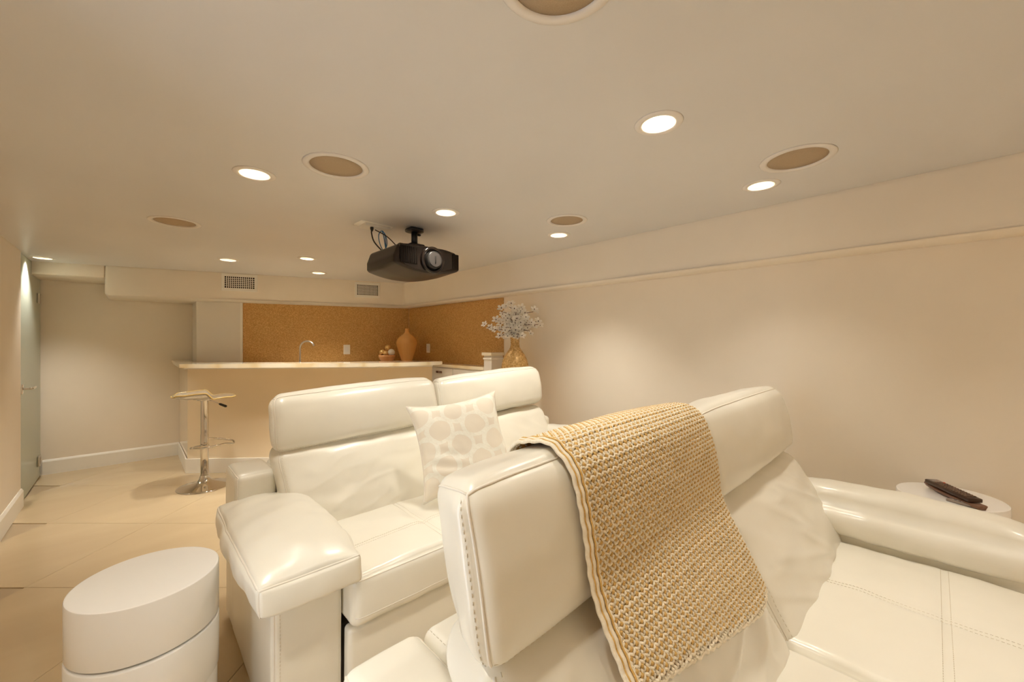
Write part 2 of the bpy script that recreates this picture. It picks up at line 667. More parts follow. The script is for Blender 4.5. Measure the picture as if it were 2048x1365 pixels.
def downlight(x, y, r, label, power=1.0):
    t = thing('recessed_downlight', label, 'downlight', (x, y, CEIL), group='recessed ceiling downlights')
    bm = BM()
    lathe(bm, [(r - .004, -.001), (r - .006, -.004), (r + .004, -.006), (r + .016, -.003), (r + .019, 0), (r + .012, .0005)], 36, cap=False)
    obj('trim_ring', bm, FITTING, t)
    bm = BM()
    lathe(bm, [(r - .003, -.003), (r - .007, .02), (r - .014, .055), (r - .022, .072), (r - .03, .074)], 36, cap=False)
    obj('reflector', bm, CANM, t)
    bm = BM()
    lathe(bm, [(.006, .050), (r * .40, .052), (r * .58, .060), (r * .56, .074), (.006, .076)], 24)
    obj('bulb', bm, BULB, t)
    ld = bpy.data.lights.new('downlight_lamp', 'SPOT')
    ld.energy = SPOT_E * power
    ld.color = SPOT_COL
    ld.spot_size = math.radians(100)
    ld.spot_blend = .85
    ld.shadow_soft_size = .035
    lo = bpy.data.objects.new('downlight_lamp', ld)
    COL.objects.link(lo)
    lo.parent = t
    lo.location = (0, 0, .035)
    return t


for x, y, r, lab in LIGHTS:
    downlight(x, y, r, lab, 2.05 if y > 3 else 1.5 if (x > 2 and y > 1) else .75 if y < 1 else .9)
XLAB = ['added downlight above the front sofa left arm, out of view', 'added downlight over the walkway, out of view, brightening the left drum table', 'added downlight in front of the left sofa seat, out of view',
        'added downlight in front of the sofa middle, out of view', 'added downlight in front of the right sofa arm, out of view',
        'added downlight by the unseen front wall, left one', 'added downlight by the unseen front wall, middle one',
        'added downlight by the unseen front wall, right one', 'added downlight over the walkway along the left wall']
for (x, y), lab in zip(EXTRA, XLAB):
    downlight(x, y, .062, lab, 1.2 if x < 0 else 1.9 if y < -1.5 else .6)

for p, r, lab in SPK:
    t = thing('ceiling_speaker', lab, 'speaker', (p.x, p.y, CEIL), group='round ceiling speakers')
    bm = BM()
    lathe(bm, [(r - .012, .004), (r - .012, -.003), (r - .004, -.006), (r + .012, -.004), (r + .016, 0), (r + .004, .001)], 56, cap=False)
    obj('rim', bm, FITTING, t)
    bm = BM()
    lathe(bm, [(.004, -.002), (r * .5, -.0015), (r - .012, .0005), (r - .012, .01), (.004, .01)], 56)
    obj('grille', bm, GRILLE, t)

# air vents on the slanting soffit face
SD = Vector((2.795, -.92, 0)).normalized()          # along the soffit, to the right
SN = Vector((-.92, -2.795, 0)).normalized()         # towards the room
S0 = Vector((-.21, 5.72, 0))


def on_soffit(px):
    """where the sight line through a column meets the soffit face"""
    r = FWD + RGT * ((px - 1024) / F)
    # S0 + SD*t = r*k
    det = SD.x * -r.y + r.x * SD.y
    t = (-S0.x * -r.y + r.x * -S0.y) / det
    p = S0 + SD * t
    return t, p, p.dot(FWD)


def vent(px0, px1, py0, py1, nx, ny, lab):
    t0, p0, d0 = on_soffit(px0)
    t1, p1, d1 = on_soffit(px1)
    dm = (d0 + d1) / 2
    zt, zb = HC + (682.5 - py0) / F * dm, HC + (682.5 - py1) / F * dm
    wd, hh = t1 - t0, zt - zb
    c = S0 + SD * ((t0 + t1) / 2) + SN * .0005
    t = thing('air_vent', lab, 'vent', (c.x, c.y, (zt + zb) / 2), math.atan2(SD.y, SD.x), 'wall air vents')
    fw = wd * .085
    fh = hh * .17
    bm = BM()
    box(bm, -wd / 2, wd / 2, -.008, 0, hh / 2 - fh, hh / 2, .002, 1)
    box(bm, -wd / 2, wd / 2, -.008, 0, -hh / 2, -hh / 2 + fh, .002, 1)
    box(bm, -wd / 2, -wd / 2 + fw, -.008, 0, -hh / 2 + fh, hh / 2 - fh, .002, 1)
    box(bm, wd / 2 - fw, wd / 2, -.008, 0, -hh / 2 + fh, hh / 2 - fh, .002, 1)
    obj('frame', bm, TRIM, t, smooth=False)
    bm = BM()
    box(bm, -wd / 2 + fw, wd / 2 - fw, -.001, 0, -hh / 2 + fh, hh / 2 - fh)
    obj('duct_back', bm, DARKV, t, smooth=False)
    iw, ih = wd - 2 * fw, hh - 2 * fh
    bmv, bmh = None, None
    for i in range(1, nx):
        bm = BM()
        x = -iw / 2 + iw * i / nx
        box(bm, x - iw / nx * .17, x + iw / nx * .17, -.006, -.001, -ih / 2, ih / 2)
        obj('blade', bm, TRIM, t, smooth=False)
    for j in range(1, ny):
        bm = BM()
        z = -ih / 2 + ih * j / ny
        box(bm, -iw / 2, iw / 2, -.0045, -.0015, z - ih / ny * .15, z + ih / ny * .15)
        obj('blade', bm, TRIM, t, smooth=False)


vent(443, 515, 548.5, 583, 15, 6, 'white grid air vent on the soffit at the left')
vent(710, 760, 565.5, 596, 15, 8, 'white grid air vent on the soffit below the projector')

# ------------------------------------------------------------------ projector
PJ = thing('projector', 'black video projector hanging from the ceiling on a short mount', 'projector', (1.352, 2.385, CEIL))
pw, pd = .236, .20


def proj_shape(q):
    # belly: the underside rises towards all four sides
    x, y = q.x / pw, q.y / pd
    if q.z < 0:
        q = Vector((q.x, q.y, q.z * (1 - .40 * min(1, abs(x)) ** 2.2 - .12 * max(0, -y))))
    else:
        q = Vector((q.x * (1 - .10 * q.z / .075), q.y, q.z * (1 - .35 * max(0, abs(x) - .6))))
    return q


c = Cushion(pw, pd, .0875, .022, (0, 0, .004, 0, .012, 0), proj_shape)
bm = BM(); c.build(bm, (14, 12, 8))
o = obj('body', bm, PROJ, PJ, loc=(0, 0, -.2475))
# glossy face plate, slightly proud of the body front (-y)
bm = BM()
outl = [(-.205, .062), (.150, .062), (.165, .052), (.168, -.048), (.10, -.071), (0, -.083), (-.10, -.079), (-.17, -.062), (-.205, -.03)]
A = [bm.verts.new((x, -pd - .006, z)) for x, z in outl]
B = [bm.verts.new((x, -pd + .02, z)) for x, z in outl]
bm.faces.new(A[::-1]); bm.faces.new(B)
for i in range(len(outl)):
    bm.faces.new((A[i], A[(i + 1) % len(outl)], B[(i + 1) % len(outl)], B[i]))
obj('front_plate', bm, PROJF, PJ, smooth=False, loc=(0, 0, -.235))
# intake grille on the left and narrow one at the right
bm = BM()
box(bm, -.204, -.088, -pd - .009, -pd - .004, -.052, .052, .002, 1)
g1 = obj('intake_grille', bm, DARKV, PJ, loc=(0, 0, -.235))
for i in range(9):
    bm = BM()
    x = -.197 + i * .0128
    box(bm, x, x + .004, -pd - .0125, -pd - .008, -.048, .048)
    obj('grille_bar', bm, DARKV, g1, smooth=False)
bm = BM()
box(bm, .170, .222, -pd - .007, -pd + .01, -.05, .05, .003, 1)
g2 = obj('exhaust_grille', bm, DARKV, PJ, loc=(0, 0, -.235))
for i in range(5):
    bm = BM()
    x = .175 + i * .0096
    box(bm, x, x + .0035, -pd - .0105, -pd - .006, -.044, .044)
    obj('grille_bar', bm, PROJ, g2, smooth=False)
# lens
bm = BM()
lathe(bm, [(.082, 0), (.084, .010), (.080, .018), (.066, .014), (.060, .006)], 40, cap=False)
R = Matrix.Rotation(PI / 2, 4, 'X')
bmesh.ops.transform(bm, matrix=Matrix.Translation((.018, -pd - .005, -.012)) @ R, verts=bm.verts)
obj('lens_ring', bm, PROJF, PJ, loc=(0, 0, -.235))
bm = BM()
lathe(bm, [(.056, 0), (.054, .03), (.050, .034), (.046, .034)], 36, cap=False)
lathe(bm, [(.057, 0), (.002, .0005)], 36, cap=False)
bmesh.ops.transform(bm, matrix=Matrix.Translation((.018, -pd - .006, -.014)) @ R, verts=bm.verts)
obj('lens_barrel', bm, BLACKP, PJ, loc=(0, 0, -.235))
bm = BM()
lathe(bm, [(.044, 0), (.046, .006), (.0455, .0115), (.0445, .0128), (.0432, .013), (.0425, .0131), (.030, .0131), (.002, .0131)], 36)
bmesh.ops.transform(bm, matrix=Matrix.Translation((.018, -pd - .030, -.014)) @ R, verts=bm.verts)
lc = obj('lens_cap', bm, LENSCAP, PJ, loc=(0, 0, -.235))
bm = BM()
box(bm, .014, .022, -pd - .0475, -pd - .043, -.036, .010, .002)
obj('cap_grip', bm, BLACKP, lc)
# mount
bm = BM()
box(bm, -.05, .05, -.045, .045, -.026, 0, .012, 3)
lathe(bm, [(.062, -.022), (.062, -.012)], 24)
obj('ceiling_plate', bm, BLACKP, PJ, loc=(.02, .02, 0))
bm = BM(); lathe(bm, [(.021, -.115), (.021, -.02)], 20)
box(bm, .021, .045, -.01, .01, -.045, -.033, .003)
obj('mount_pole', bm, BLACKP, PJ, loc=(.02, .02, 0))
bm = BM()
box(bm, -.085, .085, -.09, .07, -.165, -.135, .006)
box(bm, -.055, .055, -.05, .05, -.137, -.108, .01)
for sx in (-1, 1):
    tube(bm, [(sx * .075, -.075, -.136), (sx * .075, -.075, -.125)], .007, 8)
    tube(bm, [(sx * .075, .055, -.136), (sx * .075, .055, -.125)], .007, 8)
obj('mount_bracket', bm, BLACKP, PJ, loc=(.02, .02, 0))
# cables
bm = BM()
tube(bm, smoothpath([(-.16, .12, -.163), (-.21, .13, -.11), (-.235, .115, -.06), (-.235, .11, -.035)], 8), .0045, 8)
tube(bm, [(-.235, .11, -.05), (-.235, .11, -.035), (-.235, .11, -.012)], [.005, .011, .012], 10)
obj('power_cord', bm, BLACKP, PJ)
bm = BM()
tube(bm, smoothpath([(-.02, .10, -.163), (-.07, .11, -.11), (-.13, .12, -.06), (-.205, .13, -.03)], 8), .0035, 8)
obj('signal_cable', bm, BLACKP, PJ)
for k in range(2):
    bm = BM()
    tube(bm, smoothpath([(-.14, .14, -.163), (-.115 - .05 * k, .145, -.11), (-.125 - .05 * k, .14, -.055), (-.15, .14, -.025), (-.135 + .01 * k, .15, -.06), (-.12, .145, -.163)], 8), .003, 8)
    obj('blue_cable', bm, BLUEC, PJ)['label'] = 'blue network cable loop'

# ceiling outlet box beside the mount
t = thing('ceiling_outlet_box', 'white plastic outlet box on the ceiling behind the projector cables', 'outlet', (1.352 - .20, 2.385 + .14, CEIL))
bm = BM(); box(bm, -.085, .085, -.05, .05, -.022, 0, .004); obj('box', bm, BOXP, t)
bm = BM(); box(bm, -.12, .10, -.065, .065, -.004, 0, .001, 1); obj('cover_plate', bm, TRIM, t)

# ================================================================== BAR
ZB = 1.168
P_ = [(-3.441, 4.242), (-2.45, 4.30), (-1.50, 4.43), (-.93, 4.66)]       # front panel, lateral/depth
S_ = [(-3.32, 3.99), (-2.88, 4.02), (-2.385, 4.07), (-1.88, 4.13), (-1.40, 4.23), (-1.08, 4.36), (-.795, 4.58)]
bar = thing('bar_counter', 'curved bar counter with cream onyx top and glossy cream front', 'bar', W(-2.2, 4.4))
bl = bar.location.copy()
pf = [W(*p) for p in P_]
pfs = smoothpath(pf, 6)
cl = Vector((.412, YB - .001, 0))
inner = [W(-1.02, 4.69), W(-1.45, 4.58), W(-2.3, 4.42), W(-3.05, 4.40), Vector((.50, 5.72, 0)), Vector((.50, YB - .001, 0))]
bm = BM()
prism(bm, [p - bl for p in pfs + inner + [cl]], 0.002, ZB - .065)
obj('front_panel', bm, CREAM_LAC, bar, smooth=False)


def offset_path(pts, d):
    out = []
    for i, p in enumerate(pts):
        t = (pts[min(i + 1, len(pts) - 1)] - pts[max(i - 1, 0)]).normalized()
        out.append(p + Vector((t.y, -t.x, 0)) * d)
    return out


# base board of the bar
bm = BM()
of = offset_path([cl, pf[0]], .014)
run = [Vector((.398, YB - .02, 0)), Vector((.398, pf[0].y - .012, 0))] + offset_path(pfs, .014)[1:]
inn = [Vector((.410, YB - .02, 0)), Vector((.411, pf[0].y, 0))] + pfs[1:]
for a0, a1, b0, b1 in zip(run, run[1:], inn, inn[1:]):
    prism(bm, [p - bl for p in (a0, a1, b1, b0)], .001, .152)
obj('plinth', bm, TRIM, bar, smooth=False)
# moulding under the slab
bm = BM()
run2 = [Vector((.385, YB - .02, 0)), Vector((.385, pf[0].y - .03, 0))] + offset_path(pfs, .035)[1:]
for a0, a1, b0, b1 in zip(run2, run2[1:], inn, inn[1:]):
    prism(bm, [p - bl for p in (a0, a1, b1, b0)], ZB - .064, ZB - .0405)
obj('moulding', bm, TRIM, bar, smooth=False)
# slab
sf = smoothpath([W(*p) for p in S_], 5)
rear = [W(-1.0, 4.72), W(-1.35, 4.62), W(-1.88, 4.44), W(-2.4, 4.37), W(-2.9, 4.35), W(-3.32, 4.36), Vector((.505, 5.80, 0)), Vector((.505, YB - .002, 0)), Vector((.335, YB - .002, 0))]
bm = BM()
prism(bm, [p - bl for p in sf + rear], ZB - .040, ZB, .006, 2)
obj('onyx_top', bm, ONYX, bar, smooth=False)

# back counter along the diagonal wall and the right wall
ZK = 1.123
XC = 2.687
kb = BM()
q0 = BC + BN * .26
k_in = [Vector((2.848, 3.278, 0)), Vector((XC, 3.278, 0)), Vector((XC, 4.78, 0)), B1 + BN * .27 + Vector((.02, 0, 0)), B1 + BN * .006 + Vector((.02, 0, 0)), Vector((2.842, 5.14, 0))]
back = thing('back_counter', 'white back bar cabinets under a cream stone counter along the gold wall', 'cabinet', (2.5, 5.0, 0))
kl = back.location.copy()
prism(kb, [p - kl for p in k_in], ZK - .035, ZK, .004, 2)
obj('counter_top', kb, ONYX, back, smooth=False)
kb = BM()
k2 = [Vector((2.845, 3.282, 0)), Vector((XC + .02, 3.282, 0)), Vector((XC + .02, 4.82, 0)), B1 + BN * .24 + Vector((.04, 0, 0)), B1 + BN * .01 + Vector((.04, 0, 0)), Vector((2.838, 5.13, 0))]
prism(kb, [p - kl for p in k2], .003, ZK - .036)
obj('carcass', kb, CABINET, back, smooth=False)
for i, (y0, y1) in enumerate(((3.30, 3.84), (3.85, 4.39), (4.40, 4.70))):
    bm = BM(); box(bm, XC + .004 - kl.x, XC + .019 - kl.x, y0 - kl.y, y1 - kl.y, ZK - .24, ZK - .05, .003, 1)
    dr = obj('drawer', bm, CABINET, back, smooth=False)
    for s in (-.035, .035):
        bm = BM()
        box(bm, XC - .012 - kl.x, XC + .004 - kl.x, (y0 + y1) / 2 + s - .022 - kl.y, (y0 + y1) / 2 + s + .022 - kl.y, ZK - .11, ZK - .085, .003, 1)
        obj('pull', bm, TAN, dr, smooth=False)
    bm = BM(); box(bm, XC + .004 - kl.x, XC + .019 - kl.x, y0 - kl.y, y1 - kl.y, .09, ZK - .25, .003, 1)
    obj('cabinet_door', bm, CABINET, back, smooth=False)

# raised end post with an onyx cap
post = thing('end_post', 'white end post with cream stone cap beside the gold backsplash', 'post', (2.765, 3.21, 0))
bm = BM()
box(bm, XC - 2.765, 2.848 - 2.765, 3.147 - 3.21, 3.274 - 3.21, .002, 1.2475, .004, 1)
obj('shaft', bm, CABINET, post, smooth=False)
bm = BM(); box(bm, XC - .012 - 2.765, 2.849 - 2.765, 3.137 - 3.21, 3.276 - 3.21, 1.205, 1.225, .004, 1)
obj('collar', bm, TRIM, post, smooth=False)
bm = BM(); box(bm, XC - .03 - 2.765, 2.850 - 2.765, 3.12 - 3.21, 3.277 - 3.21, 1.248, 1.28, .005, 1)
obj('cap', bm, ONYX, post, smooth=False)

# backsplash panels
bm = BM()
a, b = BC + BN * .002, B1 + BN * .002
prism(bm, [(a.x, a.y), (b.x, b.y), (b.x - BN.x * .008, b.y - BN.y * .008 + .004), (a.x - BN.x * .006, a.y + .004)], ZK + .0005, ZS - .0005)
tag(obj('mosaic_backsplash', bm, MOSAIC, smooth=False), 'gold mosaic backsplash panel on the slanting wall behind the bar', 'backsplash', 'gold backsplash panels')
bm = BM()
box(bm, 2.8505, XR - .0005, 3.147, 5.145, ZK + .0005, ZS - .0005)
tag(obj('mosaic_backsplash', bm, MOSAIC, smooth=False), 'gold mosaic backsplash panel on the right wall, ending by the flowers', 'backsplash', 'gold backsplash panels')

# tall white cabinet beside the backsplash
tb = B1
tl = BC + BD * 2.434
t = thing('tall_cabinet', 'tall flat white cabinet panel left of the gold backsplash', 'cabinet', ((tl.x + tb.x) / 2, tl.y + .1, 0))
tloc = t.location.copy()
off = BN * .02
bm = BM(); prism(bm, [p - tloc for p in (tl + off, tb + off + BD * .024, Vector((tb.x - .025, YB - .003, 0)), Vector((tl.x, YB - .003, 0)))], .002, ZS - .001)
obj('side_panel', bm, CABINET, t, smooth=False)
bm = BM(); prism(bm, [p - tloc for p in (tb + off * 1.6 + BD * .0235, tb + off * 1.6, tb - off * .1, tb - off * .1 + BD * .0235)], .002, ZS - .001)
obj('edge_strip', bm, TRIM, t, smooth=False)


def on_line(px, P0, D):
    r = FWD + RGT * ((px - 1024) / F)
    det = D.x * -r.y + r.x * D.y
    t = (-P0.x * -r.y + r.x * -P0.y) / det
    return P0 + D * t


def outlet(px, py0, py1, P0, D, N, wdt, label):
    p = on_line(px, P0, D)
    d = p.dot(FWD)
    z0, z1 = HC - (py1 - 682.5) / F * d, HC - (py0 - 682.5) / F * d
    c = p + N * .0035
    t = thing('wall_outlet', label, 'outlet', (c.x, c.y, (z0 + z1) / 2), math.atan2(D.y, D.x), 'outlets on the gold backsplash')
    h = (z1 - z0) / 2
    s = 1 if abs(D.y) > .9 else 1
    bm = BM(); box(bm, -wdt / 2, wdt / 2, -.003, .003, -h, h, .0015, 1)
    pl = obj('plate', bm, TRIM, t, smooth=False)
    sg = -1 if (Matrix.Rotation(math.atan2(D.y, D.x), 3, 'Z') @ Vector((0, -1, 0))).dot(N) > 0 else 1
    bm = BM(); box(bm, -wdt * .25, wdt * .25, sg * .0045 - .002, sg * .0045 + .002, -h * .6, h * .6, .001, 1)
    obj('socket_face', bm, WHITE_LAC, t, smooth=False)


outlet(693.5, 690, 709, BC, -BD, BN, .082, 'white outlet plate on the gold wall right of the tap')
outlet(857, 688, 706, Vector((2.8505, 3, 0)), Vector((0, 1, 0)), Vector((-1, 0, 0)), .085, 'white outlet plate on the gold wall right of the amber vase')

# gooseneck tap
p = W((600 - 1024) / F * 4.72, 4.72)
t = thing('bar_tap', 'slim steel gooseneck tap behind the bar', 'tap', (p.x, p.y, ZK), -YAW)
bm = BM()
pts = [(0, 0, .01), (0, 0, .19)] + [(.085 - .085 * math.cos(a), 0, .19 + .085 * math.sin(a)) for a in [PI * k / 12 * .88 for k in range(1, 13)]]
tube(bm, pts, .010, 12)
obj('spout', bm, STEEL, t)
bm = BM(); lathe(bm, [(.026, 0), (.026, .008), (.015, .014), (.013, .03)], 24); obj('base', bm, STEEL, t)

# amber vase
p = W((814 - 1024) / F * 5.25, 5.25)
t = thing('amber_vase', 'amber glazed ribbed vase with narrow neck on the back counter', 'vase', (p.x, p.y, ZK))
prof = [(.045, 0.001), (.062, .004), (.085, .06), (.118, .16), (.138, .235), (.138, .262), (.122, .305), (.085, .345), (.045, .375), (.029, .395), (.025, .42), (.028, .438), (.023, .436), (.02, .40)]
zs = smoothpath([(r, z, 0) for r, z in prof], 4)
bm = BM(); lathe(bm, [(q.x, q.y) for q in zs], 72, fn=lambda r, z, a: r * (1 + .012 * (math.cos(24 * a)) * (1 if z < .30 else 0)))
obj('body', bm, ORANGE, t)
# bowl with decorative balls
p = W((774 - 1024) / F * 5.15, 5.15)
t = thing('decor_bowl', 'small terracotta bowl filled with gold balls beside the amber vase', 'bowl', (p.x, p.y, ZK))
bm = BM(); lathe(bm, [(.05, .001), (.06, .004), (.088, .035), (.104, .075), (.107, .098), (.101, .098), (.094, .07), (.06, .025), (.01, .02)], 36)
obj('shell', bm, BOWLM, t)
bp = p
for k, (dx, dy, z, r, m, lab) in enumerate([(-.055, -.01, .128, .042, BALLG, 'gold ball at the left in the terracotta bowl'),
                                       (.062, -.02, .130, .045, BALLW, 'pearl white ball at the right in the terracotta bowl'),
                                       (.0, -.055, .118, .034, BALLG, 'small gold ball at the front of the bowl'),
                                       (.01, .05, .126, .044, BALLG, 'gold ball at the rear of the bowl'),
                                       (.012, .0, .190, .04, BALLG, 'gold ball on top of the bowl pile')]):
    q = RGT * dx + FWD * dy
    bm = BM(); ball(bm, (0, 0, 0), r, 20, 14)
    tag(obj('decor_ball', bm, m, loc=(bp.x + q.x, bp.y + q.y, ZK + z)), lab, 'ball', 'balls in the bowl on the bar')

# ------------------------------------------------------------------ floor vase with blossoms
vp = W(.028, 3.70)
fv = thing('floor_vase', 'tall gold mosaic floor vase behind the sofa by the right wall', 'vase', (vp.x, vp.y, 0))
prof = [(.06, .002), (.075, .01), (.075, .3), (.085, .6), (.105, .85), (.122, 1.02), (.127, 1.12), (.122, 1.19), (.10, 1.255), (.065, 1.31), (.044, 1.345), (.040, 1.40), (.045, 1.43), (.040, 1.43), (.034, 1.40), (.034, 1.2)]
zs = smoothpath([(r, z, 0) for r, z in prof], 4)
bm = BM(); lathe(bm, [(q.x, q.y) for q in zs], 48)
obj('body', bm, VASEM, fv)
bq = thing('blossom_bouquet', 'bouquet of white blossom twigs standing in the gold floor vase', 'flowers', (vp.x, vp.y, 1.40))
rng = random.Random(11)
fl_me = None


def blossom_bm():
    bm = BM()
    for k in range(5):
        a = 2 * PI * k / 5
        R = Matrix.Rotation(a, 3, 'Z')
        pts = [(.003, -.002, 0), (.003, .002, 0), (.014, .0085, .004), (.023, .006, .0075), (.025, 0, .007), (.023, -.006, .0075), (.014, -.0085, .004), (.013, 0, .001)]
        vs = [bm.verts.new(R @ Vector(q)) for q in pts]
        for f in ((0, 7, 6), (0, 1, 7), (1, 2, 7), (7, 2, 3), (7, 3, 4), (7, 4, 5), (7, 5, 6)):
            bm.faces.new([vs[i] for i in f])
    n0 = len(bm.faces)
    ball(bm, (0, 0, .003), .0032, 6, 4)
    bm.faces.ensure_lookup_table()
    for f in bm.faces[n0:]:
        f.material_index = 1
    return bm


tips = []
# lateral, height above the rim and depth of branch tips, from the picture's spread
TIP = [(-.24, .105, .0), (-.175, .19, .03), (-.12, .25, -.03), (-.05, .30, .04), (.02, .28, -.05), (.09, .27, .03), (.16, .25, -.02), (.24, .16, .02),
       (.20, .13, -.05), (.13, .07, -.07), (-.13, .03, -.06), (-.18, .08, -.05), (-.08, .10, -.09), (.05, .12, -.10), (.0, .18, -.10), (-.07, .19, -.07), (.11, .17, -.08), (.06, .03, -.08), (-.06, .02, -.09), (-.1, .16, .06), (.1, .2, .07)]
for k, (lx, h, dy) in enumerate(TIP):
    tip = RGT * lx * 1.05 + FWD * dy + Vector((0, 0, h + .02))
    mid = RGT * lx * .35 + FWD * dy * .5 + Vector((0, 0, h * .72 + .045))
    pts = smoothpath([RGT * lx * .03 + Vector((0, 0, -.12)), RGT * lx * .08 + FWD * dy * .1 + Vector((0, 0, .03)), mid, tip], 7)
    bm = BM(); tube(bm, pts, [.0046 - .0022 * i / len(pts) for i in range(len(pts))], 5)
    br = obj('twig', bm, TWIG, bq)
    nb = 6
    for q in range(nb):
        f = .55 + .45 * q / (nb - 1)
        i = min(len(pts) - 1, int(f * (len(pts) - 1)))
        p = pts[i] + Vector((rng.uniform(-.03, .03), rng.uniform(-.03, .03), rng.uniform(-.028, .03)))
        if fl_me is None:
            b = obj('blossom', blossom_bm(), [PETAL, HEART], br)
            fl_me = b.data
        else:
            b = bpy.data.objects.new('blossom', fl_me)
            COL.objects.link(b)
            b.parent = br
        b.location = p
        dirv = (-FWD * rng.uniform(.6, 1.0) + RGT * (p.dot(RGT) * 2.5 + rng.uniform(-.3, .3)) + Vector((0, 0, rng.uniform(.45, 1.0)))).normalized()
        b.rotation_mode = 'QUATERNION'
        b.rotation_quaternion = dirv.to_track_quat('Z', 'Y')
        s = rng.uniform(1.25, 1.75)
        b.scale = (s, s, s)

# ================================================================== BAR STOOL
sp = Vector((.497, 4.83, 0))
st = thing('bar_stool', 'chrome pedestal bar stool with clear acrylic seat in front of the bar', 'stool', (sp.x, sp.y, 0), -YAW + .655)
# local x = picture right, local y = away
bm = BM()
prof = [(.215, .001), (.216, .006), (.205, .012), (.16, .022), (.10, .038), (.06, .058), (.042, .085), (.036, .11)]
lathe(bm, [(q.x, q.y) for q in smoothpath([(r, z, 0) for r, z in prof], 4)], 56)
obj('base', bm, CHROME, st)
bm = BM(); lathe(bm, [(.033, .10), (.033, .50), (.031, .505), (.031, .82), (.034, .825), (.034, .845)], 32)
obj('column', bm, CHROME, st)
bm = BM()
lathe(bm, [(.036, .385), (.036, .405)], 24)
loop = smoothpath([(-.03, .0, .393), (-.10, -.01, .390), (-.088, -.06, .388), (0, -.085, .388), (.09, -.06, .390), (.16, -.03, .393), (.225, -.02, .383), (.228, .01, .403), (.20, .03, .413), (.10, .05, .438), (.03, .02, .453)], 6)
tube(bm, loop, .009, 10)
obj('footrest', bm, CHROME, st)
bm = BM()
tube(bm, smoothpath([(.02, 0, .832), (.07, -.01, .812), (.115, -.015, .786)], 4), .0045, 8)
lv = obj('height_lever', bm, CHROME, st)
bm = BM()
tube(bm, [(.112, -.015, .788), (.122, -.016, .782), (.165, -.02, .758), (.173, -.021, .753)], [.007, .011, .0125, .008], 10)
obj('lever_grip', bm, BLACKP, lv)
bm = BM(); box(bm, -.085, .085, -.08, .08, .846, .854, .003, 1)
lathe(bm, [(.06, .832), (.06, .846)], 24)
obj('seat_plate', bm, CHROME, st)


def seat_pt(u, v, dz=0.0):
    # u across (-1..1), v front/back (-1..1): a saddle shaped bent sheet
    x = u * .245
    y = v * .175
    k = max(0.0, min(1.0, (.30 - u) / .28))
    k = k * k * (3 - 2 * k)
    z = .846 + .060 * abs(v) ** 3 * k + .035 * max(0, -u - .55) / .45 * (1 - .5 * abs(v))
    z += .012 * math.sin(max(0, u - .25) / .75 * PI * .9) + .010 * max(0, u - .8)
    return Vector((x, y, z + dz))


NU, NV = 30, 14
bm = BM()
top, bot = {}, {}
for i in range(NU + 1):
    for j in range(NV + 1):
        u, v = -1 + 2 * i / NU, -1 + 2 * j / NV
        # rounded outline
        uu = u * math.sqrt(max(0, 1 - .30 * v * v)); vv = v * math.sqrt(max(0, 1 - .30 * u * u))
        top[i, j] = bm.verts.new(seat_pt(uu, vv, .010)); bot[i, j] = bm.verts.new(seat_pt(uu, vv, 0))
for i in range(NU):
    for j in range(NV):
        bm.faces.new((top[i, j], top[i + 1, j], top[i + 1, j + 1], top[i, j + 1]))
        bm.faces.new((bot[i, j], bot[i, j + 1], bot[i + 1, j + 1], bot[i + 1, j]))
rim = [(i, 0) for i in range(NU)] + [(NU, j) for j in range(NV)] + [(i, NV) for i in range(NU, 0, -1)] + [(0, j) for j in range(NV, 0, -1)]
rimpts = []
for a, b in zip(rim, rim[1:] + rim[:1]):
    bm.faces.new((top[a], top[b], bot[b], bot[a]))
    rimpts.append((top[a].co + bot[a].co) / 2)
s_ = obj('seat', bm, GLASS, st)
bm = BM(); tube(bm, rimpts, .0062, 6, closed=True)
obj('seat_edge', bm, ACRED, s_)['label'] = 'amber tinted acrylic seat edge'


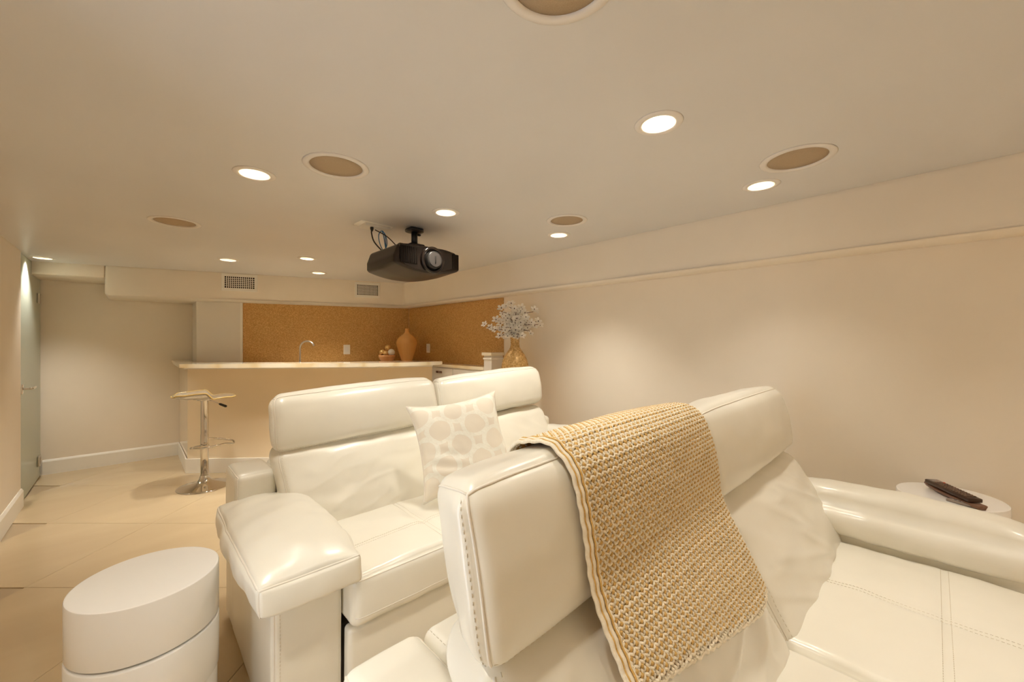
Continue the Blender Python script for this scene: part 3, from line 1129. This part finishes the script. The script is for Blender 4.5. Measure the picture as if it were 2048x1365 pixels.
# ================================================================== SOFAS
def sofa(name, label, loc, hz, tilt, xl, xr, seed):
    """local frame: x along the sofa, -y is the front, origin on the floor"""
    T = thing(name, label, 'sofa', loc)
    HW = 1.095                     # half width
    AWL, AWR = .235, .205
    ZSEAT = .535
    # plinth / frame
    bm = BM(); box(bm, -HW + .04, HW - .04, -.42, .44, .05, .30, .01)
    obj('base_frame', bm, SHADOW, T)
    for sx in (-1, 1):
        for y in (-.38, .40):
            bm = BM(); lathe(bm, [(.028, .001), (.03, .005), (.034, .055)], 16, sx * (HW - .12), y)
            obj('foot', bm, BLACKP, T)
    for sx in (-1, 1):
        # arm body
        AW = AWR if sx > 0 else AWL
        cx = sx * (HW - AW / 2)
        c = Cushion(AW / 2, .435 if sx > 0 else .38, .27, .022, (0.006, .006, .004, 0, 0, 0), wr=.0015, wf=7, seed=seed + sx)
        bm = BM(); c.build(bm, (4, 12, 10))
        arm = obj('arm', bm, LEATHER, T, loc=(cx, -.135 if sx > 0 else -.08, .295))
        for s2 in (-.97, .97):
            bm = BM(); tube(bm, c.path([(s2, -1, -1), (s2, -1, .9)], 20), .0028, 6)
            obj('piping', bm, PIPING, arm)
        bm = BM()
        stitches(bm, [q + Vector((0, -.001, 0)) for q in c.path([(-.80, -1, -1), (-.80, -1, .9)], 20)])
        obj('stitching', bm, SEAM, arm)['kind'] = 'stuff'

        # arm pad: pillow with piped upper edge, overhanging, front lip drooping
        full = sx > 0                   # the right pad is plumper
        def pshape(q, sx=sx):
            y = q.y / .42
            z = q.z
            if z < 0:
                z *= 1.0 + .30 * max(0, -y)
            z += -.014 * max(0, -y) ** 3 + .010 * math.cos(y * 1.6)
            x = q.x * (1 + .05 * math.cos(y * 2.2))
            return Vector((x, q.y, z))
        if full:
            c = Cushion(.115, .430, .080, .075, (.034, .006, .016, .01, 0, .066), lambda q: q, wr=.007, wf=8, seed=seed * 3 + sx, ex=.42)
            px_ = HW - .10
        else:
            c = Cushion(.168, .415, .045, .016, (.014, .014, .018, .01, 0, .056), pshape, wr=.009, wf=8, seed=seed * 3 + sx)
            px_ = -(HW - .10)
        bm = BM(); c.build(bm, (18, 34, 5))
        pad = obj('arm_pad', bm, LEATHER, T, loc=(px_, -.160 if full else -.155, .602 if full else .597))
        if not full:
            bm = BM()
            tube(bm, c.path([(-1, -1, 1), (1, -1, 1), (1, 1, 1), (-1, 1, 1), (-1, -1, 1)], 40)[:-1], .0042, 6, closed=True)
            obj('piping', bm, PIPING, pad)
            for s2 in (-1, 1):
                bm = BM(); tube(bm, c.path([(s2, -1, 1), (s2, -1, -1)], 10), .0032, 6)
                obj('corner_piping', bm, PIPING, pad)
        # raised block behind the pad
        c = Cushion(.085, .135, .12, .03, (.004, .004, .006, .004, 0, .008), wr=.002, wf=8, seed=seed + 5 * sx)
        bm = BM(); c.build(bm, (6, 8, 8))
        blk = obj('arm_block', bm, LEATHER, T, loc=(sx * (HW - .085), .345, .655))
        for s2 in (-1, 1):
            bm = BM(); tube(bm, c.path([(s2, -1, -1), (s2, -1, 1), (s2, 1, 1)], 18), .003, 6)
            obj('piping', bm, PIPING, blk)
        bm = BM(); box(bm, sx * (HW - .085) - .083, sx * (HW - .085) + .083, .21, .478, .03, .56, .012)
        obj('arm_rear_panel', bm, LEATHER, T)
    # back shell between the blocks
    c = Cushion(HW - .175, .125, .365, .03, (0, 0, 0, .01, 0, .004), wr=.002, wf=5, seed=seed)
    bm = BM(); c.build(bm, (24, 6, 10))
    bs = obj('back_shell', bm, LEATHER, T, loc=(0, .355, .405))
    bm = BM()
    for s2 in (-1, 1):
        stitches(bm, [q + Vector((0, 0, .0005)) for q in c.path([(s2 * .985, -1, 0), (s2 * .985, -1, 1), (s2 * .985, 1, 1)], 20)])
    obj('stitching', bm, SEAM, bs)['kind'] = 'stuff'
    for k, sx in enumerate((-1, 1)):
        SW = HW - (AWR if sx > 0 else AWL)     # one seat's width
        cx = sx * SW / 2
        # seat cushion: top with tucked cross, bolster front
        def sshape(q):
            # front rolls over
            y, z = q.y, q.z
            tuck = -.012 * math.exp(-(q.x / .03) ** 2 - (y + .02) ** 2 / .02) if z > 0 else 0
            groove = -.003 * math.exp(-(q.x / .010) ** 2) * (1 if z > .02 else 0)
            groove += -.003 * math.exp(-((y + .07) / .010) ** 2) * (1 if z > .02 else 0)
            return Vector((q.x, y, z + tuck + groove))
        c = Cushion(SW / 2 - .004, .29, .095, .035, (.002, .002, .012, 0, 0, .022), sshape, wr=.0045, wf=6.5, seed=seed + 11 * sx, wdir=(1, 1.2, 1))
        bm = BM(); c.build(bm, (40, 30, 6))
        seat = obj('seat_cushion', bm, LEATHER, T, loc=(cx, -.255, ZSEAT - .105))
        for zz, rr in ((.90, .003), (-.55, .002)):
            bm = BM(); tube(bm, c.path([(-.985, -1, zz), (.985, -1, zz)], 40), rr, 6)
            obj('piping', bm, PIPING, seat)
        bm = BM()
        for o1 in (-.010, .010):
            yy = (-.07 + o1) / .29
            xx = o1 / (SW / 2)
            stitches(bm, [q + Vector((0, 0, .0004)) for q in c.path([(-.97, yy, 1), (.97, yy, 1)], 60)], ln=.006, gap=.004)
            stitches(bm, [q + Vector((0, 0, .0004)) for q in c.path([(xx, -.93, 1), (xx, .9, 1)], 50)], ln=.006, gap=.004)
        obj('stitching', bm, SEAM, seat)['kind'] = 'stuff'
        # footrest panel under the seat
        c = Cushion(SW / 2 - .006, .03, .125, .018, (0, 0, .006, 0, 0, 0), wr=.002, wf=6, seed=seed + 2 * sx)
        bm = BM(); c.build(bm, (20, 3, 8))
        obj('footrest_panel', bm, LEATHER, T, loc=(cx, -.475, .195))

        # lower back cushion, leaning back
        x0_, x1_ = (xl, 0) if sx < 0 else (0, xr)
        BW = (x1_ - x0_) / 2
        bx = (x0_ + x1_) / 2
        def bshape(q, sx_=sx, BW=BW):
            z = q.z
            f = (z + .20) / .40
            y = q.y + .215 * f + .02 * f * f
            edge = q.x * sx_ > 0
            sc_ = 1 - (.10 * (1 - f) if edge else 0) - (.04 * max(0, f - .85) / .15)
            if q.y < -.04:
                # sagging folds across the leather
                t = Vector((q.x * 2.6 + z * 3.0, z * 14 - q.x * 5.0 * sx_ * -1, seed * 4 + sx_))
                rd = 1 - abs(noise.noise(t)) * 2.6
                y -= (.007 if seed > 1 else .003) * max(0, rd) ** 2 * (1 - (q.x / BW) ** 4) * max(0, 1 - (z / .21) ** 4)
            return Vector((q.x * sc_, y, z))
        c = Cushion(BW - .006, .085, .196, .05, (.004, .004, .030, 0, 0, 0), bshape, wr=.0075, wf=4.6, seed=seed + 21 * sx, wdir=(1.0, 1, 1.7))
        bm = BM(); c.build(bm, (60, 5, 44))
        bc = obj('back_cushion', bm, LEATHER, T, loc=(bx, .045, .679))
        for s2 in (-1, 1):
            bm = BM(); tube(bm, c.path([(s2, -1, -.9), (s2, -1, .95)], 30), .0028, 6)
            obj('piping', bm, PIPING, bc)
        bm = BM()
        for s2 in (-1, 1):
            for o2 in (.965, ):
                stitches(bm, [q + Vector((0, -.0006, 0)) for q in c.path([(s2 * .955, -1, -.9), (s2 * .955, -1, .95)], 30)])
        obj('stitching', bm, SEAM, bc)['kind'] = 'stuff'

        # headrest
        hh = .150
        def hshape(q, hh=hh, BW=BW, tl=tilt[k]):
            f = q.z / hh                     # -1 bottom .. 1 top
            y = q.y + .034 * f
            # rear face tapers in at the bottom
            if q.y > 0:
                y -= .045 * max(0, -f) ** 2
            y += .012 * (1 - f * f) * -1
            x = q.x * (1 - .018 * max(0, -f) ** 3 - .012 * max(0, f) ** 4)
            x -= math.copysign(.034 * max(0, abs(q.x) / BW - .85) / .15 * max(0, min(1, (q.y + .06) / .13)), q.x)
            z = q.z - .008 * (abs(q.x) / BW) ** 4 * max(0, f) + tl * q.x / BW
            z -= .028 * max(0, f) * max(0, (q.y + .06) / .14)
            return Vector((x, y, z))
        c = Cushion(BW - .004, .080, hh, .060 if seed == 1 else .044, (.012, .012, .018, .012, 0, .010), hshape, wr=.0045, wf=5, seed=seed + 31 * sx, wdir=(1, 1, 1.5))
        bm = BM(); c.build(bm, (36, 6, 18))
        hd = obj('headrest', bm, LEATHER, T, loc=(bx, .285, 1.018 + hz[k]))
        bm = BM()
        tube(bm, c.path([(-1, -1, -1), (-1, -1, 1), (1, -1, 1), (1, -1, -1)], 40), .0033, 6)
        for s2 in (-1, 1):
            tube(bm, c.path([(s2, -1, 1), (s2, 1, 1)], 8), .0026, 6)
        obj('piping', bm, PIPING, hd)
        bm = BM()
        for s2 in (-1, 1):
            stitches(bm, [q + Vector((s2 * .0006, 0, 0)) for q in c.path([(s2, -.80, -.95), (s2, -.80, .95)], 40)], ln=.006, gap=.006)
        stitches(bm, [q + Vector((0, -.0006, 0)) for q in c.path([(-.97, -1, -.90), (.97, -1, -.90)], 60)], ln=.007, gap=.006)
        obj('stitching', bm, SEAM, hd)['kind'] = 'stuff'
        bm = BM()
        for s2 in (-1, 1):
            tube(bm, [(bx + s2 * .2, .31, .70), (bx + s2 * .2, .31, .90 + hz[k])], .007, 8)
        obj('headrest_bracket', bm, STEEL, T)
    return T


sofa('loveseat', 'white leather two-seat recliner sofa behind the other, with a patterned pillow', (1.435, 2.00, 0), (-.012, .012), (.018, .022), -.955, 1.0, 1)
near_sofa = sofa('loveseat', 'white leather two-seat recliner sofa nearest the camera, draped with a knit throw', (1.375, .30, 0), (.003, .006), (.012, .006), -.985, .99, 2)

# ================================================================== PILLOW
PIL = mat('pillow_velvet', (.80, .72, .58), .75, sheen=.4)
n_, l_, b_ = nt(PIL)
uvn = n_.new('ShaderNodeTexCoord')
sep = n_.new('ShaderNodeSeparateXYZ')
dn = n_.new('ShaderNodeTexNoise')
dn.inputs['Scale'].default_value = 9
l_.new(uvn.outputs['Object'], dn.inputs['Vector'])
dmx = n_.new('ShaderNodeMix')
dmx.data_type = 'VECTOR'
dmx.inputs[0].default_value = .045
l_.new(uvn.outputs['Object'], dmx.inputs[4])
l_.new(dn.outputs['Color'], dmx.inputs[5])
l_.new(dmx.outputs[1], sep.inputs[0])


def mnode(op, a, b=None, c=None):
    q = n_.new('ShaderNodeMath')
    q.operation = op
    for i, v in enumerate((a, b, c)):
        if v is None:
            continue
        if isinstance(v, (int, float)):
            q.inputs[i].default_value = v
        else:
            l_.new(v, q.inputs[i])
    return q.outputs[0]


def ring(scale, ox, oy, r, wdt):
    fx = mnode('SUBTRACT', mnode('FRACT', mnode('ADD', mnode('MULTIPLY', sep.outputs[0], scale), ox)), .5)
    fy = mnode('SUBTRACT', mnode('FRACT', mnode('ADD', mnode('MULTIPLY', sep.outputs[1], scale), oy)), .5)
    # between a circle and an octagon
    rr = mnode('SQRT', mnode('ADD', mnode('MULTIPLY', fx, fx), mnode('MULTIPLY', fy, fy)))
    d = mnode('ABSOLUTE', mnode('SUBTRACT', rr, r))
    return mnode('LESS_THAN', d, wdt)


ra = ring(5.4, .5, .5, .335, .058)
rb = ring(5.4, 0.0, 0.0, .335, .058)
wn = n_.new('ShaderNodeTexNoise')
wn.inputs['Scale'].default_value = 55
l_.new(uvn.outputs['Object'], wn.inputs['Vector'])
un = mnode('MULTIPLY', mnode('MAXIMUM', ra, rb), mnode('ADD', mnode('MULTIPLY', wn.outputs[0], .9), .45))
mx = n_.new('ShaderNodeMix')
mx.data_type = 'RGBA'
mx.inputs[6].default_value = (.86, .79, .67, 1)
mx.inputs[7].default_value = (.93, .91, .81, 1)
l_.new(un, mx.inputs[0])
l_.new(mx.outputs[2], b_.inputs['Base Color'])
bpn = n_.new('ShaderNodeBump')
bpn.inputs['Strength'].default_value = .6
bpn.inputs['Distance'].default_value = .003
l_.new(un, bpn.inputs['Height'])
l_.new(bpn.outputs[0], b_.inputs['Normal'])

bl_, tl_, tr_ = Vector((1.105, 1.765, .585)), Vector((1.063, 2.05, 1.017)), Vector((1.557, 1.85, 1.083))
e1 = (tr_ - tl_)
e2 = (tl_ - bl_)
ctr = bl_ + (tr_ - bl_) / 2
ex = e1.normalized()
ey = (e2 - ex * e2.dot(ex)).normalized()
ez = ex.cross(ey)
S = .255
NP = 44
bm = BM()
gt, gb = {}, {}
rngp = random.Random(5)
for i in range(NP + 1):
    for j in range(NP + 1):
        u, v = -1 + 2 * i / NP, -1 + 2 * j / NP
        x = S * u * (1 - .10 * (1 - v * v) * abs(u) ** 3) if True else 0
        y = S * v * (1 - .10 * (1 - u * u) * abs(v) ** 3)
        x *= 1 + .035 * (abs(u) * abs(v)) ** 6
        y *= 1 + .035 * (abs(u) * abs(v)) ** 6
        th = .075 * max(0, (1 - u ** 4) * (1 - v ** 4)) ** .55
        wr = .006 * noise.noise(Vector((u * 2.2, v * 2.2, 3))) + .004 * noise.noise(Vector((u * 5 + v * 3, v * 6, 8))) * (1 if u < 0 and v < 0 else .4)
        wr *= min(1, th / .03)
        # sag creases near the lower left corner
        if u < .2 and v < .1:
            wr += .006 * math.sin(22 * (v + .35 * u)) * math.exp(-((u + .45) / .35) ** 2 - ((v + .45) / .30) ** 2)
        gt[i, j] = bm.verts.new((x, y, th + wr + .003))
        gb[i, j] = bm.verts.new((x, y, -th * .7 - .003))
for i in range(NP):
    for j in range(NP):
        bm.faces.new((gt[i, j], gt[i + 1, j], gt[i + 1, j + 1], gt[i, j + 1]))
        bm.faces.new((gb[i, j], gb[i, j + 1], gb[i + 1, j + 1], gb[i + 1, j]))
rim = [(i, 0) for i in range(NP)] + [(NP, j) for j in range(NP)] + [(i, NP) for i in range(NP, 0, -1)] + [(0, j) for j in range(NP, 0, -1)]
edge = []
for a, b in zip(rim, rim[1:] + rim[:1]):
    bm.faces.new((gt[a], gt[b], gb[b], gb[a]))
    edge.append((gt[a].co + gb[a].co) / 2)
pil = thing('throw_pillow', 'square cream pillow with pale velvet ring pattern leaning on the rear sofa', 'pillow', ctr)
pil.rotation_mode = 'QUATERNION'
pil.rotation_quaternion = Matrix((ex, ey, ez)).transposed().to_quaternion()
obj('cover', bm, PIL, pil)
bm = BM(); tube(bm, edge, .0045, 6, closed=True)
obj('piping', bm, PIPING, pil)

# ================================================================== KNIT THROW over the near sofa's left headrest
prof = [(.735, .88), (.735, .98), (.725, 1.06), (.700, 1.115), (.655, 1.147), (.605, 1.166), (.560, 1.162), (.522, 1.130), (.492, 1.06), (.465, .98), (.438, .905), (.405, .845), (.372, .785), (.345, .725), (.32, .665), (.30, .60)]
pp = smoothpath([(0, y, z) for y, z in prof], 12)
cum = [0.0]
for a, b in zip(pp, pp[1:]):
    cum.append(cum[-1] + (b - a).length)
LT = cum[-1]
TX0, TX1 = .655, 1.345


def drape(x, s, h=0.0):
    """x across, s arc length from the rear hem, h above the cloth"""
    s = max(0.0, min(LT, s))
    lo, hi = 0, len(cum) - 1
    while hi - lo > 1:
        m = (lo + hi) // 2
        if cum[m] <= s:
            lo = m
        else:
            hi = m
    t = (s - cum[lo]) / max(1e-9, cum[hi] - cum[lo])
    p = pp[lo].lerp(pp[hi], t)
    tg = (pp[hi] - pp[lo]).normalized()
    nn = Vector((0, tg.z, -tg.y))
    if nn.z < 0 and s < LT * .3:
        pass
    nn = Vector((0, -tg.z, tg.y)) if (Vector((0, -tg.z, tg.y)).dot(p - Vector((0, .62, .95))) > 0) else Vector((0, tg.z, -tg.y))
    wob = .006 * noise.noise(Vector((x * 4, s * 3.5, 1))) 
    f = s / LT
    # right edge pulls in slightly over the top, flares at the bottom
    xx = x + (.018 * math.sin(f * 6) - .008) * (x - TX0) / (TX1 - TX0) + .012 * math.sin(f * 5 + 1)
    # right edge curls inward at the top end of the headrest
    e = max(0, (x - (TX1 - .07)) / .07)
    zt = .020 * (x - TX0) / (TX1 - TX0) * max(0, min(1, (p.z - .8) / .3))
    return Vector((xx, p.y, p.z + zt)) + nn * (h + wob - .010 * e * e)


def send(x):
    """hem: lower at the right"""
    zz = .745 - (x - .77) * .172
    zz += .045 * max(0, (x - TX1 + .16) / .16) ** 2
    # arc length where the profile reaches that height
    for i in range(len(pp) - 1, 0, -1):
        if pp[i].z >= zz:
            return cum[i]
    return LT


NC = 34
# keep the cloth outside the leather it lies on
from mathutils.bvhtree import BVHTree
vv, ff = [], []
for ch in near_sofa.children:
    if ch.name.split('.')[0] in ('headrest', 'back_cushion', 'back_shell'):
        for mo in [ch] + list(ch.children):
            b0 = len(vv)
            vv += [v.co + ch.location + near_sofa.location for v in mo.data.vertices]
            ff += [[b0 + i for i in p.vertices] for p in mo.data.polygons]
bvh = BVHTree.FromPolygons(vv, ff)
GX, GS = 30, 110
OFF = [[0.0] * (GS + 1) for _ in range(GX + 1)]
_raw = drape
for i in range(GX + 1):
    x = TX0 + (TX1 - TX0) * i / GX
    for j in range(GS + 1):
        s_ = LT * j / GS
        p = _raw(x, s_, 0)
        nn = (_raw(x, s_, .05) - p).normalized()
        hit = bvh.ray_cast(p + nn * .12, -nn, .24)
        if hit[0] is not None:
            OFF[i][j] = max(0.0, .010 + .12 - hit[3])
        else:
            OFF[i][j] = 0.0
for _ in range(3):
    O2 = [r[:] for r in OFF]
    for i in range(GX + 1):
        for j in range(GS + 1):
            nb = [O2[a][b] for a in range(max(0, i - 1), min(GX, i + 1) + 1) for b in range(max(0, j - 1), min(GS, j + 1) + 1)]
            OFF[i][j] = max(O2[i][j], sum(nb) / len(nb)) if _ < 2 else .5 * O2[i][j] + .5 * max(O2[i][j], sum(nb) / len(nb))


def drape(x, s, h=0.0):
    a = max(0, min(GX - 1e-6, (x - TX0) / (TX1 - TX0) * GX))
    b = max(0, min(GS - 1e-6, s / LT * GS))
    i, j = int(a), int(b)
    u, v = a - i, b - j
    o = (OFF[i][j] * (1 - u) + OFF[i + 1][j] * u) * (1 - v) + (OFF[i][j + 1] * (1 - u) + OFF[i + 1][j + 1] * u) * v
    return _raw(x, s, h + o)


knit = BM()
for side in (0,):
    g = {}
    for i in range(NC * 2 + 1):
        x = TX0 + (TX1 - TX0) * i / (NC * 2)
        for j in range(111):
            g[i, j] = knit.verts.new(drape(x, send(x) * j / 110, 0))
    for i in range(NC * 2):
        for j in range(110):
            knit.faces.new((g[i, j], g[i + 1, j], g[i + 1, j + 1], g[i, j + 1]))
throw = obj('knit_throw', knit, GOLDB)
tag(throw, 'chunky cream and gold knit throw draped over the near sofa headrest', 'blanket')
bmc, bmg = BM(), BM()
rngk = random.Random(9)
ROW = .0104
CW = (TX1 - TX0) / NC
for j in range(int(LT / ROW) + 2):
    s0 = .006 + ROW * j
    ph = PI * (j % 2)
    jit = rngk.uniform(-.0006, .0006)
    PPC = 8
    run = []
    for i in range(NC * PPC + 1):
        x = TX0 + (TX1 - TX0) * i / (NC * PPC)
        c_ = i / PPC
        s = s0 + jit + .0043 * math.cos(2 * PI * c_ + ph) + .0010 * noise.noise(Vector((x * 60, s0 * 60, 0)))
        if s > send(x) - .003:
            if len(run) > 4:
                tube(bmc, run, .0034, 5)
            run = []
            continue
        h = .0045 - .0030 * math.cos(4 * PI * c_) + .0012 * math.cos(2 * PI * c_ + ph)
        run.append(drape(x + .0026 * math.sin(4 * PI * c_ + ph), s, h))
    if len(run) > 4:
        tube(bmc, run, .0034, 5)
    # gold loops seen in the openings
    for i in range(NC):
        c_ = i + (.5 if j % 2 else 0)
        x = TX0 + CW * c_ + rngk.uniform(-.0008, .0008)
        if x > TX1 - .003 or x < TX0 + .002 or s0 + .012 > send(x):
            continue
        sm = s0 - ROW / 2
        tube(bmg, [drape(x - .0040, sm - .0052, .0035), drape(x - .0026, sm - .001, .0088), drape(x - .0030, sm + .0050, .0035)], .0027, 5)
        tube(bmg, [drape(x + .0012, sm - .0052, .0030), drape(x + .0022, sm, .0082), drape(x + .0016, sm + .0050, .0030)], .0027, 5)
        if rngk.random() < .5:
            tube(bmc, [drape(x + .0050, sm - .0045, .004), drape(x + .0046, sm, .0096), drape(x + .0052, sm + .0045, .004)], .0020, 5)
# edging cords along both sides and the hem
for (x, rr, target, hh) in ((TX0 - .014, .0046, bmc, .006), (TX0 - .0085, .0021, bmg, .0085), (TX0 - .003, .0046, bmc, .0085), (TX0 + .0045, .0022, bmg, .0120), (TX0 + .009, .0036, bmc, .0085), (TX1 + .002, .0045, bmc, .003)):
    xr = min(max(x, TX0), TX1)
    L = send(xr)
    m = 150
    tube(target, [drape(x, L * k / m, hh + .0012 * math.sin(k * 1.1)) for k in range(m + 1)], rr, 6)
tube(bmc, [drape(TX0 + (TX1 - TX0) * k / 80, send(TX0 + (TX1 - TX0) * k / 80) - .002, .003 + .001 * math.sin(k * 1.7)) for k in range(81)], .0046, 6)
obj('cream_yarn', bmc, CREAMY, throw)['kind'] = 'stuff'
obj('gold_yarn', bmg, GOLDY, throw)['kind'] = 'stuff'


# ================================================================== DRUM TABLES
def drum(label, x, y, r, h, tiers, rz=0.0):
    T = thing('drum_table', label, 'side table', (x, y, 0), rz)
    gap = .007
    z = .06
    th = (h - .06 - gap * (tiers - 1)) / tiers
    bm = BM(); lathe(bm, [(r - .02, .001), (r - .02, h - .03)], 48)
    obj('core', bm, DARKV, T, smooth=True)
    for k in range(tiers):
        z0 = z + k * (th + gap)
        z1 = z0 + th
        bm = BM()
        pr = [(r - .03, z0), (r - .004, z0), (r - .001, z0 + .001), (r, z0 + .004), (r, z1 - .005), (r - .0015, z1 - .0015), (r - .005, z1)]
        lathe(bm, pr, 96)
        o = obj('tier', bm, WHITE_LAC, T)
        for p in o.data.polygons:
            if len(p.vertices) > 4:
                p.use_smooth = False
        o.location = (.004 * math.cos(k * 2.4 + 2.6), .004 * math.sin(k * 2.4 + 2.6), 0)
        ms = o.modifiers.new('edges', 'EDGE_SPLIT')
        ms.split_angle = math.radians(40)
    return T


drum('white lacquer drum side table with grooves beside the rear sofa, at the left', .035, 1.84, .195, .60, 3)
drum('white round side table beyond the near sofa arm, holding the remotes', 2.682, -.05, .176, .70, 3)

# ------------------------------------------------------------------ remotes on the right table
far, near = Vector((2.745, .015, 0)), Vector((2.545, -.130, 0))
mid = (far + near) / 2
ang = math.atan2((near - far).y, (near - far).x)
L = (near - far).length
# lower, curved remote in tan plastic
t = thing('remote_control', 'brown curved remote control lying underneath the black one', 'remote', (mid.x, mid.y, .70), ang)
bm = BM()
sec = []
for k in range(15):
    u = -1 + 2 * k / 14
    x = u * L / 2 * 1.06
    zl = .0045 + .014 * max(0, -u - .2) + .004 * max(0, u - .6)
    hw = .027 * (1 - .25 * abs(u) ** 4)
    sec.append([(x, -hw, zl + .011), (x, -hw * .6, zl - .0035), (x, hw * .6, zl - .0035), (x, hw, zl + .011), (x, hw * .8, zl + .015), (x, -hw * .8, zl + .015)])
vs = [[bm.verts.new(p) for p in q] for q in sec]
for a, b in zip(vs, vs[1:]):
    for k in range(6):
        bm.faces.new((a[k], a[(k + 1) % 6], b[(k + 1) % 6], b[k]))
bm.faces.new(vs[0][::-1]); bm.faces.new(vs[-1])
obj('shell', bm, TAN, t)
# upper remote with keys
up_ = thing('remote_control', 'dark brown remote control with rows of keys, on top of the other', 'remote', (mid.x - .004, mid.y + .004, .70), ang)
pz = .034
bm = BM(); box(bm, -L * .46, L * .44, -.026, .026, pz - .011, pz + .006, .004, 2)
hdl = obj('shell', bm, BROWNR, up_)
up_.rotation_euler = (0, math.radians(2.2), ang)
up_.location.z = .705
bm = BM(); box(bm, -L * .41, -L * .31, -.017, .017, pz + .006, pz + .0072, .0005, 1)
obj('display', bm, GREYK, up_, smooth=False)
key_me = None
for i in range(12):
    for j in range(4):
        if i == 0 and j == 3:
            bm = BM(); box(bm, -.005, .005, -.0035, .0035, 0, .0035, .0012, 1)
            k_ = obj('power_key', bm, REDK, up_)
            k_['label'] = 'red power key'
        elif key_me is None:
            bm = BM(); box(bm, -.0042, .0042, -.0036, .0036, 0, .003, .001, 1)
            k_ = obj('key', bm, KEYM, up_)
            key_me = k_.data
        else:
            k_ = bpy.data.objects.new('key', key_me)
            COL.objects.link(k_)
            k_.parent = up_
        k_.location = (-L * .26 + i * L * .054, -.0165 + j * .011, pz + .006)
# third, small grey one peeking out behind the near end
q = near + Vector((.03, .045, 0))
t = thing('remote_control', 'small grey remote control peeking out behind the two brown ones', 'remote', (q.x, q.y, .70), ang + .5)
bm = BM(); box(bm, -.05, .03, -.016, .016, .001, .012, .003, 2)
obj('shell', bm, GREYK, t)
for i in range(4):
    bm = BM(); box(bm, -.035 + i * .015, -.027 + i * .015, -.008, .008, .012, .0135, .0005, 1)
    obj('key', bm, STEEL, t, smooth=False)
